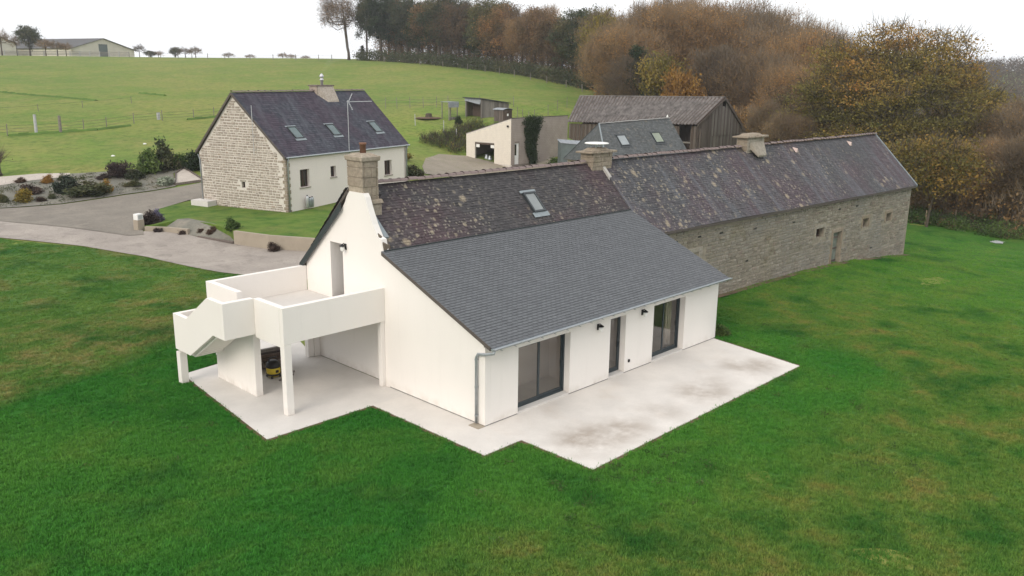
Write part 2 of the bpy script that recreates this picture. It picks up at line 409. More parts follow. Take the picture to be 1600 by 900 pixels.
def m_slate(name, stops, lichen=0., zones=None, streak=0., west=None):
    m = Mat(name, .74, .25); m.coord(True)
    r = m.island()
    c = m.ramp(r, stops)
    if zones:
        c = m.mix(m.ramp(m.noise(.28, 4, .6), [(.42, 0.), (.58, .85)]), c, m.ramp(r, zones))
    c = m.mix(m.ramp(m.noise(9, 5, .7), [(.3, .45), (.6, 0.)]), c, tuple(v * .6 for v in stops[0][1]))
    if streak:
        g = m.ramp(m.noise(1.0, 5, .6, sc=(1.6, .16, .16)), [(.5, 0.), (.72, streak)])
        c = m.mix(g, c, (.145, .155, .175))
    if lichen:
        zone = m.noise(.23, 4, .6)
        if west:        # lichen is thickest at one end of the roof
            sx = m.n('ShaderNodeSeparateXYZ'); m.l(m.coord(), sx.inputs[0]); mr = m.n('ShaderNodeMapRange'); m.l(sx.outputs[0], mr.inputs['Value'])
            mr.inputs['From Min'].default_value = west[0]; mr.inputs['From Max'].default_value = west[1]; mr.inputs['To Min'].default_value = .16; mr.inputs['To Max'].default_value = -.05
            ad = m.n('ShaderNodeMath', operation='ADD'); m.l(zone, ad.inputs[0]); m.l(mr.outputs[0], ad.inputs[1]); zone = ad.outputs[0]
        for sc, rad, amt, col in ((1.5, .24, .85, (.37, .31, .22)), (3.2, .26, .8, (.33, .285, .21)), (7.0, .32, .65, (.285, .26, .21))):
            v = m.n('ShaderNodeTexVoronoi', Scale=sc, Randomness=1.)
            d = m.noise(6., 3, .6)
            mp_ = m.n('ShaderNodeVectorMath', operation='ADD'); sp = m.n('ShaderNodeVectorMath', operation='SCALE')
            nn = m.n('ShaderNodeTexNoise', Scale=5., Detail=3); m.l(m.coord(), nn.inputs['Vector'])
            m.l(nn.outputs['Color'], sp.inputs[0]); sp.inputs['Scale'].default_value = .16
            m.l(m.coord(), mp_.inputs[0]); m.l(sp.outputs[0], mp_.inputs[1]); m.l(mp_.outputs[0], v.inputs['Vector'])
            sel = m.n('ShaderNodeMath', operation='GREATER_THAN'); sep = m.n('ShaderNodeSeparateColor')
            m.l(v.outputs['Color'], sep.inputs[0]); m.l(sep.outputs[0], sel.inputs[0]); sel.inputs[1].default_value = .66 if sc < 2 else (.50 if sc < 4 else .42)
            blob = m.ramp(v.outputs['Distance'], [(rad * .7, 1.), (rad * 1.25, 0.)])
            zz = m.ramp(zone, [(.40, 0.), (.58, 1.)])
            a = m.n('ShaderNodeMath', operation='MULTIPLY'); b = m.n('ShaderNodeMath', operation='MULTIPLY'); e = m.n('ShaderNodeMath', operation='MULTIPLY')
            m.l(blob, a.inputs[0]); m.l(sel.outputs[0], a.inputs[1]); m.l(a.outputs[0], b.inputs[0]); m.l(zz, b.inputs[1])
            m.l(b.outputs[0], e.inputs[0]); e.inputs[1].default_value = amt * lichen
            c = m.mix(e.outputs[0], c, col)
    m.base(c).bump(m.noise(30, 4, .6), .3, .01); return m.m
def m_stone(name, stops, patch=None, moss=0.):
    m = Mat(name, .9, .2); m.coord(True)
    c = m.ramp(m.island(), stops)
    c = m.mix(1., c, m.ramp(m.noise(7, 6, .7), [(.3, .62), (.7, 1.2)]), 'MULTIPLY')
    if patch: c = m.mix(m.ramp(m.noise(.33, 5, .6), [(.45, 0.), (.66, .65)]), c, patch)
    if moss: c = m.mix(m.ramp(m.noise(.6, 5, .7), [(.55, 0.), (.72, moss)]), c, (.17, .155, .06))
    m.base(c).bump(m.noise(22, 5, .65), .5, .02); return m.m
def m_wood(name, c, c2, sc=(7, 7, .5)):
    m = Mat(name, .85, .2)
    k = m.ramp(m.noise(2.2, 6, .65, sc=sc), [(.28, c2), (.7, c)])
    k = m.mix(1., k, m.ramp(m.objrand(), [(0., .72), (1., 1.2)]), 'MULTIPLY')
    m.base(k).bump(m.noise(6, 5, .6, sc=sc), .4, .01); return m.m
def m_leaf(name, stops, hue=.25, trans=.25):
    m = Mat(name, .7, .15)
    a = m.n('ShaderNodeAttribute', attribute_name='tint')
    c = m.ramp(a.outputs['Fac'], stops)
    v = m.ramp(m.objrand(), [(0., ((1 - hue) * .92, 1 - hue, (1 - hue) * 1.12)), (.5, (1., 1., 1.)), (1., ((1 + hue) * 1.12, 1 + hue, (1 + hue) * .80))])
    c = m.mix(1., c, v, 'MULTIPLY')
    m.base(c)
    tr = m.n('ShaderNodeBsdfTranslucent'); m.l(c, tr.inputs['Color'])
    ms = m.n('ShaderNodeMixShader'); ms.inputs[0].default_value = trans
    o = m.t.nodes['Material Output']
    m.l(m.b.outputs[0], ms.inputs[1]); m.l(tr.outputs[0], ms.inputs[2]); m.l(ms.outputs[0], o.inputs['Surface'])
    return m.m
def m_glass(name, tint=(.75, .8, .8), refl=1.):
    m = Mat(name, .02, .5)
    t = m.n('ShaderNodeBsdfTransparent'); t.inputs['Color'].default_value = (*tint, 1)
    g = m.n('ShaderNodeBsdfGlossy'); g.inputs['Roughness'].default_value = .015
    fr = m.n('ShaderNodeFresnel', IOR=1.55)
    mu = m.n('ShaderNodeMath', operation='MULTIPLY'); mu.inputs[1].default_value = refl
    bf = m.n('ShaderNodeMath', operation='SUBTRACT'); bf.inputs[0].default_value = 1.; m.l(m.n('ShaderNodeNewGeometry').outputs['Backfacing'], bf.inputs[1])
    m2 = m.n('ShaderNodeMath', operation='MULTIPLY'); m.l(fr.outputs[0], m2.inputs[0]); m.l(bf.outputs[0], m2.inputs[1])
    m.l(m2.outputs[0], mu.inputs[0])
    ms = m.n('ShaderNodeMixShader'); m.l(mu.outputs[0], ms.inputs[0])
    m.l(t.outputs[0], ms.inputs[1]); m.l(g.outputs[0], ms.inputs[2])
    m.l(ms.outputs[0], m.t.nodes['Material Output'].inputs['Surface']); return m.m
def m_road(name, c, c2, worn):
    m = Mat(name, .95, .15); m.coord(True)
    k = m.ramp(m.noise(.35, 6, .6), [(.3, c2), (.7, c)])
    k = m.mix(m.ramp(m.noise(.8, 6, .65, dist=.6), [(.52, 0.), (.74, .7)]), k, worn)
    k = m.mix(m.ramp(m.noise(2.6, 6, .75, sc=(1, .45, 1), dist=1.2), [(.55, 0.), (.70, .6)]), k, tuple(v * .45 for v in c))
    k = m.mix(m.ramp(m.noise(9, 5, .8), [(.3, .55), (.55, 0.)]), k, tuple(v * .5 for v in c))
    m.base(k).bump(m.noise(12, 5, .7), .5, .03); return m.m

WHITE = m_render('white render', (.83, .79, .745))
WHITE2 = m_render('aged white render', (.84, .765, .715))
SLATE_NEW = m_slate('new slate', [(0., (.122, .129, .138)), (.5, (.133, .141, .150)), (1., (.146, .154, .164))])
SLATE_OLD = m_slate('old slate', [(0., (.054, .052, .054)), (.5, (.070, .066, .069)), (1., (.094, .088, .089))], 1., [(0., (.070, .046, .052)), (1., (.108, .072, .080))])
SLATE_LONG = m_slate('long roof slate', [(0., (.062, .062, .067)), (.5, (.080, .079, .085)), (1., (.104, .102, .108))], .85, [(0., (.078, .058, .066)), (1., (.118, .086, .100))], .65, (13, 32))
SLATE_COT = m_slate('cottage slate', [(0., (.042, .046, .060)), (.5, (.062, .066, .084)), (1., (.090, .092, .112))], .0, [(0., (.050, .036, .052)), (1., (.084, .062, .084))], .35)
SLATE_ANX = m_slate('annex slate', [(0., (.076, .082, .084)), (.5, (.098, .106, .108)), (1., (.124, .133, .134))], .25, None, .2)
STONE_COT = m_stone('cottage stone', [(0., (.27, .225, .185)), (.4, (.40, .345, .29)), (.75, (.50, .44, .375)), (1., (.33, .25, .19))])
MORTAR_COT = plain('pale pointing', (.62, .575, .52), .9, .08, 6)
STONE_LONG = m_stone('longhouse stone', [(0., (.20, .175, .14)), (.4, (.285, .255, .205)), (.75, (.36, .33, .275)), (1., (.25, .195, .16))], (.23, .225, .205), .5)
MORTAR_LONG = plain('earth mortar', (.29, .255, .20), .95, .25, 3)
GRANITE = m_stone('chimney granite', [(0., (.30, .25, .195)), (.5, (.37, .315, .25)), (1., (.43, .37, .30))], (.22, .17, .12), .45)
GRANITE_PALE = m_stone('pale granite', [(0., (.34, .31, .26)), (1., (.42, .385, .33))], (.27, .23, .18), .3)
RIDGE = plain('ridge tile', (.20, .155, .145), .85, .35, 2.5, bump=.3)
LEAD = plain('zinc flashing', (.26, .295, .31), .5, .15, 5, metal=.3)
ZINC = plain('zinc', (.40, .43, .45), .38, .10, 6, metal=.6)
DARK = plain('dark grey metal', (.035, .042, .046), .45, .1, 4, spec=.5)
ANTHRA = plain('anthracite frame', (.030, .042, .048), .4, .1, 4, spec=.5)
GLASS = m_glass('window glass', (.90, .90, .89), 2.0)
DGLASS = plain('dark window pane', (.022, .018, .018), .08, .15, 2, spec=.8)
SKYGLASS = plain('roof window pane', (.11, .14, .135), .1, .15, 1.5, spec=.6)
BROWNF = plain('brown window frame', (.075, .040, .032), .6)
WHITEP = plain('white paint', (.78, .78, .75), .5, .05)
CONC = m_concrete('pale concrete', (.665, .628, .585), .62)
CONC2 = m_concrete('carport concrete', (.64, .61, .575), .0)
CONCW = m_concrete('wall concrete', (.36, .31, .245), .0, 1.2)
VERGE = plain('verge board', (.10, .085, .075), .8)
BLACK = plain('black plastic', (.012, .012, .013), .45, spec=.4)
YELLOW = plain('yellow plastic', (.62, .47, .04), .45)
OLDWOOD = m_wood('weathered wood', (.19, .158, .138), (.098, .080, .070))
GREYWOOD = m_wood('grey boards', (.275, .250, .225), (.150, .135, .122))
BROWNWOOD = m_wood('brown boards', (.13, .098, .080), (.06, .044, .036))
FIBRE = plain('fibre cement', (.150, .136, .128), .9, .5, 1.3, bump=.3)
BLOCKC = plain('cream blockwork', (.71, .65, .565), .9, .05, 2, bump=.2)
BLOCKG = plain('grey blockwork', (.345, .295, .26), .9, .14, .8, bump=.2)
MORTG = plain('grey joint', (.24, .20, .175), .95)
TIN = plain('pale tin', (.26, .28, .30), .7, .25, 3)
GREENTIN = plain('grey green tin', (.115, .14, .14), .6, .15, 2)
BARK = plain('bark', (.085, .068, .052), .95, .3, 4, bump=.5, bscale=12)
BARKG = plain('mossy bark', (.115, .100, .070), .95, .3, 3, bump=.5, bscale=12)
SOIL = plain('bare soil', (.115, .075, .045), .95, .3, 2)
WIRE = plain('fence wire', (.10, .10, .10), .5, metal=.5)
POST = plain('fence post', (.20, .18, .155), .9, .25, 3)
GREYPOST = plain('pale post', (.42, .42, .43), .8, .15, 3)
STEEL = plain('galvanised steel', (.55, .56, .58), .4, .08, 5, metal=.5)
TERRA = plain('terracotta', (.20, .105, .072), .8, .15, 8)

# ------------------------------------------------------------------ ground
def gline(a, b, dense):  # graded grid coordinates
    o = []
    x = a
    while x < b:
        o.append(x)
        d = 0 if dense[0] <= x <= dense[1] else min(abs(x - dense[0]), abs(x - dense[1]))
        x += min(60, .8 + d * .045)
    return o + [b]
gx = gline(-500, 1500, (-30, 75)); gy = gline(-500, 1200, (-30, 80))
GX, GY = np.meshgrid(gx, gy, indexing='ij')
GZ = np.empty(GX.shape); GZ[:] = hts(GX, GY)
GZ = np.clip(GZ, -40, 32)
n0, n1 = GX.shape
ids = np.arange(n0 * n1).reshape(n0, n1)
me = bpy.data.meshes.new('ground')
me.from_pydata(np.stack([GX.ravel(), GY.ravel(), GZ.ravel() - .02], 1).tolist(), [], np.stack([ids[:-1, :-1], ids[1:, :-1], ids[1:, 1:], ids[:-1, 1:]], -1).reshape(-1, 4).tolist())
me.polygons.foreach_set('use_smooth', [True] * len(me.polygons))
me.materials.append(m_field())
ground = struct(lk(bpy.data.objects.new('ground', me)))

ROAD_UP = [(-60, 165), (-20, 92), (-.23, 52.4), (.94, 50.7), (2.39, 47.29), (5.61, 40.05), (6.75, 40.3), (7.95, 39.2), (8.55, 37.6), (9.0, 35.4), (9.62, 33.2), (10.42, 30.35), (12.1, 27.2), (16.05, 22.7), (26, 22), (40, 30), (56, 44.5), (62, 51), (54, 56), (45, 53)]
ROAD_UP = ROAD_UP[:-4] + [(58, 49.5)]
ROAD_LO = [(-66, 160), (-26, 88), (-2.06, 45.1), (-1.06, 43.4), (2.05, 38), (3.87, 33), (5, 26.1), (6.36, 21.4), (11, 15.5), (26, 13.5), (45, 19), (62, 36), (61, 47)]
M_ROAD = m_road('worn pale asphalt', (.415, .37, .325), (.305, .27, .24), (.175, .152, .135))
M_DRIVE = m_road('gravel drive', (.275, .248, .21), (.20, .18, .155), (.33, .295, .245))
struct(sheet('road', ROAD_UP + ROAD_LO[::-1], 1.3, .030, M_ROAD))
DRIVE = [(-2.5, 57.5), (2.31, 55.66), (6.52, 54.6), (11.5, 54.6), (14.75, 54.3), (17.6, 53.95), (22, 55.5), (24, 52), (16.7, 51.0), (15.12, 48.6), (14.46, 49.2), (12.4, 48.2), (10.8, 47.3), (8.96, 44.9), (7.5, 42.4), (6.3, 39.2), (5.4, 39.4), (2.2, 46.9), (.8, 50.4), (-.6, 52.6)]
struct(sheet('driveway', DRIVE, 1.2, .055, M_DRIVE))
YARD = [(44, 48.5), (53, 47.7), (60, 50.5), (61.5, 52.4), (54.2, 51.3), (52.9, 58.2), (50, 60), (45.5, 57), (40, 51), (37, 47), (41, 46.2)]
struct(sheet('yard', YARD, 1.5, .05, m_road('beaten earth yard', (.33, .285, .23), (.25, .22, .17), (.20, .21, .10))))
LAWN = [(-70, -70), (95, -70), (64, -22), (61.5, -2.7), (63.5, .4), (64, 3.4), (64.2, 5.5), (64.6, 7.2), (65, 9.5), (60, 11.6), (48, 9.5), (44, 3.9), (13.4, 4.4), (12.6, .6), (12.6, 9.2), (26, 13.2), (11, 15.2), (6.2, 21.3), (4.85, 26), (3.7, 32.9), (1.85, 37.9), (-1.2, 43.2), (-2.3, 44.9), (-27, 86), (-70, 120)]
HOUSE_HOLE = [(-4.42, 10.60), (-5.15, 3.63), (-1.42, 3.63), (-1.42, -1.46), (.05, -1.46), (.05, -4.10), (12.13, -4.04), (12.81, -.05), (12.9, .3), (12.6, 9.6), (12.3, 12.9), (-2.0, 12.9), (-2.85, 10.9)]
M_LAWN = m_lawn()
lawn = struct(sheet('lawn', LAWN, 1.1, .012, M_LAWN, [HOUSE_HOLE]))
for v in lawn.data.vertices:      # turf is never quite level
    p = v.co; k = min(1, max(0, (math.hypot(max(-4.5 - p.x, 0, p.x - 12.3), max(-4.2 - p.y, 0, p.y - 10)) - .6) / 2))
    e_ = p.y - .37 * p.x; sm = lambda a, b, x: (lambda t: t * t * (3 - 2 * t))(min(1, max(0, (x - a) / (b - a))))
    p.z += .28 * sm(13.6, 16.2, e_) * (1 - sm(19, 25, e_)) * (1 - sm(0, 3, p.x)) * k
    p.z += k * (.075 * noise.noise(Vector((p.x * .33, p.y * .33, 3))) + .05 * noise.noise(Vector((p.x * .9, p.y * .9, 7)))) + .015 * k
GARD = [(12.07, 27.4, .28), (10.5, 30.4, .28), (9.7, 33.2, .28), (9.85, 34.3, .27), (9.75, 37, .26), (9.5, 39.8, .24), (8.3, 40.2, .10), (7.1, 40.4, -.1), (6.95, 41.2, -.14), (7.7, 42.3, -.20), (9.1, 44.7, -.12), (10.9, 47.1, 0.), (12.5, 48., .06), (14.5, 49., .12), (15.2, 48.4, .18), (16.5, 50.8, .36), (24, 48, .5), (32, 44, .72), (31.5, 41, .62), (28, 30, .45), (20, 24.3, .32), (16.2, 22.9, .28)]
_gp = np.array(GARD)
def gard_z(x, y):
    d = (_gp[:, 0] - x) ** 2 + (_gp[:, 1] - y) ** 2 + .05
    k = 1 / d ** 1.5
    return float((k * _gp[:, 2]).sum() / k.sum()) + .03
M_GARD = Mat('garden grass', .95, .1); M_GARD.coord(True)
_c, _f = lawn_colour(M_GARD)
_c = M_GARD.mix(M_GARD.ramp(M_GARD.noise(.9, 6, .65), [(.35, .15), (.65, .75)]), _c, (.150, .205, .042)); M_GARD.base(_c).bump(_f, .6, .06)
struct(sheet('garden_bank', GARD, .8, 0, M_GARD.m, zf=gard_z, skirt=.9))
M_GRAV = m_road('landscape cloth and gravel', (.235, .222, .185), (.165, .165, .14), (.30, .262, .215))
M_WGRAV = m_road('pale gravel', (.58, .52, .46), (.47, .42, .37), (.36, .32, .27))
BANK = [(-3, 60.5), (-2.2, 57.7), (2.3, 55.95), (6.52, 54.95), (11.5, 54.95), (14.75, 54.65), (15.6, 54.6), (16.9, 57.8), (18.2, 58.6), (20, 58.9), (19.4, 59.4), (16.5, 60.9), (13.5, 62), (10.2, 63.5), (9.8, 62.4), (6.9, 62.98), (4.4, 62.8), (1, 61.6)]
struct(sheet('planted_bank', BANK, .9, .05, M_GRAV))
struct(sheet('gravel_strip', [(.8, 61.7), (4.37, 62.85), (6.89, 63.03), (9.75, 62.45), (10.25, 63.7), (8.1, 65.2), (5.3, 66), (1, 65.2)], .8, .06, M_WGRAV))
GBOX = [(15.7, 54.9), (17.0, 57.5), (18.2, 58.4), (18.0, 54.2)]
struct(sheet('gravel_bed', GBOX, .6, .09, M_WGRAV))
struct(sheet('rockery_bank', [(8.0, 39.25), (8.7, 37.1), (9.2, 35.45), (9.6, 33.3), (9.95, 33.5), (10.15, 34.5), (10.0, 37), (9.75, 39.9), (8.3, 40.1)], .5, 0, M_GRAV, zf=lambda x, y: -.5 + .78 * min(1, max(0, ((x - 8.0) * .93 + (y - 39.25) * .27 + .02) / 1.15)) + .02))
# concrete aprons of the white house
def slab(name, poly, z0, z1, m):
    mb = MB(); mb.prism([(p[0], p[1], z0) for p in poly], (0, 0, z1 - z0)); return struct(mb.build(name, m))
slab('terrace', [(-1.36, -1.40), (.11, -1.40), (.11, -4.04), (12.08, -3.98), (12.74, -.02), (12.78, .28), (.2, .28), (.2, 3.69), (-1.36, 3.69)], -.25, 0, CONC)
slab('carport_floor', [(-5.08, 3.695), (.2, 3.695), (.2, 9.8), (1.2, 13.0), (-2.1, 13.0), (-2.85, 10.77), (-4.36, 10.56)], -.25, -.002, CONC2)
# bare soil along the slab edges
def strip(pts, w, m, name, z=-.012):
    for i in range(len(pts) - 1):
        pass
    mb = MB(); n = len(pts); L_ = []; R_ = []
    for i in range(n):
        a = Vector(pts[max(i - 1, 0)]); b = Vector(pts[min(i + 1, n - 1)]); p = Vector(pts[i])
        d0 = (p - a).normalized() if i else (b - p).normalized(); d1 = (b - p).normalized() if i < n - 1 else d0
        t = (d0 + d1).normalized(); k = 1 / max(.4, t.dot(d1)); nn = Vector((t.y, -t.x)) * w * k
        L_.append((p.x, p.y, z)); R_.append((p.x + nn.x, p.y + nn.y, z))
    for i in range(n - 1): mb.quad(L_[i], R_[i], R_[i + 1], L_[i + 1])
    return struct(mb.build(name, m))
strip([(-4.36, 10.5), (-5.08, 3.69), (-1.37, 3.69), (-1.37, -1.41), (.10, -1.41), (.10, -4.05), (12.09, -3.99), (12.75, 0)], .11, SOIL, 'soil_margin')
struct(sheet('soil_margin', [(13.0, 3.9), (20, 3.55), (27, 3.5), (33, 3.35), (38, 3.42), (43.6, 3.3), (43.6, 3.8), (13.0, 4.1)], .6, .045, plain('damp footing soil', (.135, .098, .062), .95, .4, 1.5, world=True)))
# mower and hoof tracks worn into the meadow
M_TRACK = plain('dark long grass', (.085, .15, .03), .95, .3, .6, world=True)  # furrow strips of darker grass
for pts in ([(29.17, 150.8), (31.4, 141.8), (34.25, 133.9), (36.4, 125.6)], [(46.2, 134.2), (48.1, 126.8)], [(14.2, 94.6), (19.43, 94.2), (23.7, 93.6), (29.4, 95.1)], [(36.3, 95.7), (42.5, 95.5)]):
    mb = MB(); dn = []
    for a, b in zip(pts[:-1], pts[1:]):
        k = int(math.hypot(b[0] - a[0], b[1] - a[1]) / 1.2) + 1
        dn += [(a[0] + (b[0] - a[0]) * j / k, a[1] + (b[1] - a[1]) * j / k) for j in range(k)]
    rr = random.Random(8)
    for a, b in zip(dn[:-1], dn[1:]):
        d = Vector((b[0] - a[0], b[1] - a[1])).normalized(); nn = Vector((d.y, -d.x)) * .38
        z0, z1 = gz(*a) + .03, gz(*b) + .03
        mb.prism([(a[0] - nn.x, a[1] - nn.y, z0 - .05), (a[0] + nn.x, a[1] + nn.y, z0 - .05), (a[0] + nn.x * .3, a[1] + nn.y * .3, z0 + .16 + rr.uniform(0, .1))], (b[0] - a[0], b[1] - a[1], z1 - z0))
    struct(mb.build('grass_ridge', M_TRACK))

# ------------------------------------------------------------------ builders shared by the houses
def slates(name, parent, p00, p10, p01, p11, rows, cols, m, lift=.014, thick=.008, seed=1, skip=None, jit=.15, sag=0):
    """lapped slates over a (bilinear) roof plane: p00-p10 eave, p01-p11 ridge"""
    rr = random.Random(seed)
    p00, p10, p01, p11 = map(Vector, (p00, p10, p01, p11))
    nrm = (p10 - p00).cross(p01 - p00).normalized()
    def P(a, b, h=0): return (p00.lerp(p10, a)).lerp(p01.lerp(p11, a), b) + nrm * (h + (sag * noise.noise(Vector((a * cols * .035, b * 2.2, seed))) if sag else 0))
    mb = MB()
    for i in range(rows):
        b0, b1 = i / rows, min(1, (i + 1.25) / rows)
        o = .5 * (i % 2)
        for j in range(-1, cols + 1):
            a0, a1 = max(0, (j + o + .025) / cols), min(1, (j + o + .975) / cols)
            if a1 - a0 < .1 / cols: continue
            if skip and skip((a0 + a1) / 2, (b0 + b1) / 2): continue
            h = lift * (1 + rr.uniform(-jit, jit) * 2); bb = b0 - rr.uniform(0, .06) / rows
            A, B = P(a0, max(bb, -.02), h + thick), P(a1, max(bb, -.02), h + thick + rr.uniform(-1, 1) * .003)
            Cc, D = P(a1, b1, thick * .4), P(a0, b1, thick * .4)
            A2, B2 = P(a0, max(bb, -.02), h - .004), P(a1, max(bb, -.02), h - .004)
            mb.add([A, B, Cc, D, A2, B2], [(0, 1, 2, 3), (4, 5, 1, 0)])
    return mb.build(name, m, parent, kind='stuff')
def roof_slab(mb, p00, p10, p01, p11, th, mi=0):
    dn = Vector((0, 0, -th)); b = [Vector(p) for p in (p00, p10, p11, p01)]
    mb.hexa([p + dn for p in b], b, mi)
def stones(parent, O, eu, ev, en, poly, m, rowh=(.14, .24), wid=(.22, .6), gap=.022, proud=.03, seed=1, holes=(), best=300, near=None, name='stone'):
    """coursed rubble: every stone its own block; the largest in view are parts, the rest one joined part"""
    rr = random.Random(seed)
    O, eu, ev, en = map(Vector, (O, eu, ev, en))
    v0, v1 = min(p[1] for p in poly), max(p[1] for p in poly); u0, u1 = min(p[0] for p in poly), max(p[0] for p in poly)
    lst = []
    v = v0
    while v < v1:
        h = rr.uniform(*rowh); u = u0 - rr.uniform(0, .3)
        while u < u1:
            w_ = rr.uniform(*wid) * (1.25 if rr.random() < .12 else 1)
            a0, a1, b0, b1 = u + gap / 2, u + w_ - gap / 2, v + gap / 2 + rr.uniform(-.012, .012), v + h - gap / 2 + rr.uniform(-.012, .012)
            u += w_
            if (rr.random() < .22 and h > .17 and w_ < .38): b1 = v + h * .55 - gap / 2; lst.append((a0, a1, v + h * .55 + gap / 2, v + h - gap / 2))
            lst.append((a0, a1, b0, b1))
        v += h
    def ok(s):
        a0, a1, b0, b1 = s
        if not all(inpoly(poly, a, b) for a in (a0 + .03, a1 - .03) for b in (b0 + .02, b1 - .02)): return False
        return not any(a1 > h[0] and a0 < h[1] and b1 > h[2] and b0 < h[3] for h in holes)
    lst = [s for s in lst if ok(s)]
    if near is None: near = lambda a, b: 1.
    lst.sort(key=lambda s: -(s[1] - s[0]) * (s[3] - s[2]) * near((s[0] + s[1]) / 2, (s[2] + s[3]) / 2))
    def block(mb, s):
        a0, a1, b0, b1 = s
        d = proud * rr.uniform(.5, 1.3); c = min(.03, (b1 - b0) * .18); j = lambda k: rr.uniform(-k, k)
        Pt = lambda a, b, h: O + eu * a + ev * b + en * h
        back = [Pt(a0, b0, -.02), Pt(a1, b0, -.02), Pt(a1, b1, -.02), Pt(a0, b1, -.02)]
        fr = [Pt(a0 + c + j(.01), b0 + c + j(.008), d + j(.006)), Pt(a1 - c + j(.01), b0 + c + j(.008), d + j(.006)), Pt(a1 - c + j(.01), b1 - c + j(.008), d + j(.006)), Pt(a0 + c + j(.01), b1 - c + j(.008), d + j(.006))]
        mb.add(back + fr, [(4, 5, 6, 7), (0, 1, 5, 4), (1, 2, 6, 5), (2, 3, 7, 6), (3, 0, 4, 7)])
    for s in lst[:best]:
        mb = MB(); block(mb, s); mb.build(name, m, parent)
    if len(lst) > best:
        mb = MB()
        for s in lst[best:]: block(mb, s)
        mb.build(name + '_facing', m, parent, kind='stuff')
def ridge_tiles(parent, a, b, n, m, r=.13, skip=None, name='ridge_tile', seed=2):
    a, b = Vector(a), Vector(b); d = b - a; ln = d.length / n
    mb = MB(); k = 6
    t = d.normalized(); s_ = Vector((-t.y, t.x, 0))
    for e, (x, rr_) in enumerate(((0, r * 1.12), (ln * .18, r * 1.12), (ln * .2, r), (ln * 1.06, r * .93))):
        for i in range(k + 1):
            g = math.pi * (.08 + .84 * i / k)
            mb.v.append(tuple(t * x + s_ * math.cos(g) * rr_ * 1.15 + Vector((0, 0, math.sin(g) * rr_ * .95))))
    for e in range(3):
        for i in range(k): mb.f.append((e * (k + 1) + i, (e + 1) * (k + 1) + i, (e + 1) * (k + 1) + i + 1, e * (k + 1) + i + 1)); mb.m.append(0)
    me = mb.mesh(name, m)
    rr = random.Random(seed)
    for i in range(n):
        p = a + d * (i / n)
        if skip and skip(p): continue
        o = lk(bpy.data.objects.new(name, me)); o.parent = parent
        o.location = p + Vector((0, 0, rr.uniform(-.02, .015))); o.rotation_euler = (rr.uniform(-.05, .05), rr.uniform(-.03, .03), rr.uniform(-.03, .03))
def frame_M(O, ex, ey, ez):
    O, ex, ey, ez = map(Vector, (O, ex, ey, ez))
    return Matrix(((ex.x, ey.x, ez.x, O.x), (ex.y, ey.y, ez.y, O.y), (ex.z, ey.z, ez.z, O.z), (0, 0, 0, 1)))
def skylight(parent, O, ex, ey, w, h, name='skylight', pane=None, fm=None):
    """roof window: O lower left corner on the slates, ex along the eave, ey up the slope"""
    ex, ey = Vector(ex).normalized(), Vector(ey).normalized(); ez = ex.cross(ey)
    M = frame_M(O, ex, ey, ez); f = .07
    mb = MB()
    for b in ((0, w, 0, f, -.04, .09), (0, w, h - f, h, -.04, .10), (0, f, f, h - f, -.04, .09), (w - f, w, f, h - f, -.04, .09)): mb.box(*b, M=M)
    o = mb.build(name, fm or DARK, parent)
    mb = MB(); mb.box(f, w - f, f, h - f, .03, .06, M=M); mb.build('pane', pane or SKYGLASS, o)
    mb = MB(); mb.box(-.10, w + .10, -.22, -.002, .022, .034, M=M); mb.build('flashing', fm or LEAD, o)
    mb = MB(); mb.box(-.10, w + .10, h + .002, h + .12, .022, .05, M=M); mb.build('flashing', fm or LEAD, o)
    return o
def window(parent, O, eu, en, w, h, depth, fm, pm, bars=(1, 0), name='window', sill=None, fw=.07, pane_name='pane'):
    """window set back in its opening; O lower left of the opening on the wall face, en outward"""
    eu, en = Vector(eu), Vector(en); M = frame_M(Vector(O) - en * depth, eu, -en, (0, 0, 1))
    mb = MB()
    xs = [0] + [w * (k + 1) / (bars[0] + 1) for k in range(bars[0])] + [w]
    for b in ((0, w, 0, .06, 0, fw), (0, w, 0, .06, h - fw, h), (0, fw, 0, .06, fw, h - fw), (w - fw, w, 0, .06, fw, h - fw)): mb.box(*b, M=M)
    for x in xs[1:-1]: mb.box(x - fw * .6, x + fw * .6, -.004, .056, fw, h - fw, M=M)
    for k in range(bars[1]):
        z = h * (k + 1) / (bars[1] + 1)
        for x0, x1 in zip(xs[:-1], xs[1:]): mb.box(x0 + fw, x1 - fw, .004, .05, z - .02, z + .02, M=M)
    o = mb.build(name, fm, parent)
    for x0, x1 in zip(xs[:-1], xs[1:]):
        mb = MB(); mb.box(x0 + fw * .6, x1 - fw * .6, .026, .036, fw * .8, h - fw * .8, M=M); mb.build(pane_name, pm, o)
    if sill:
        mb = MB(); M2 = frame_M(O, eu, -en, (0, 0, 1)); mb.box(-.08, w + .08, -.06, depth, -.09, -.002, M=M2); mb.build('sill', sill, o)
    return o
def wall_lamp(parent, p, en):
    en = Vector(en); eu = Vector((-en.y, en.x, 0)); M = frame_M(p, eu, en, (0, 0, 1))
    mb = MB(); mb.box(-.045, .045, .001, .03, -.10, .10, M=M)
    mb.tube([M @ Vector((0, .03, .05)), M @ Vector((0, .09, .13)), M @ Vector((0, .14, .10))], .014, 6)
    c = M @ Vector((0, .14, .02))
    mb.lathe([(.02, .09), (.10, .03), (.105, .015), (.02, .012)], c, 10)
    o = mb.build('wall_lamp', BLACK, parent)
    mb = MB(); mb.lathe([(.05, .01), (.075, -.06), (.06, -.15), (.02, -.17)], c, 10); mb.build('lamp_glass', WHITEP, o, smooth=True)

# ------------------------------------------------------------------ the white farmhouse
farm = thing('farmhouse', 'white rendered farmhouse with tall white gable, old lichen slate roof and new grey slate wing', 'house')
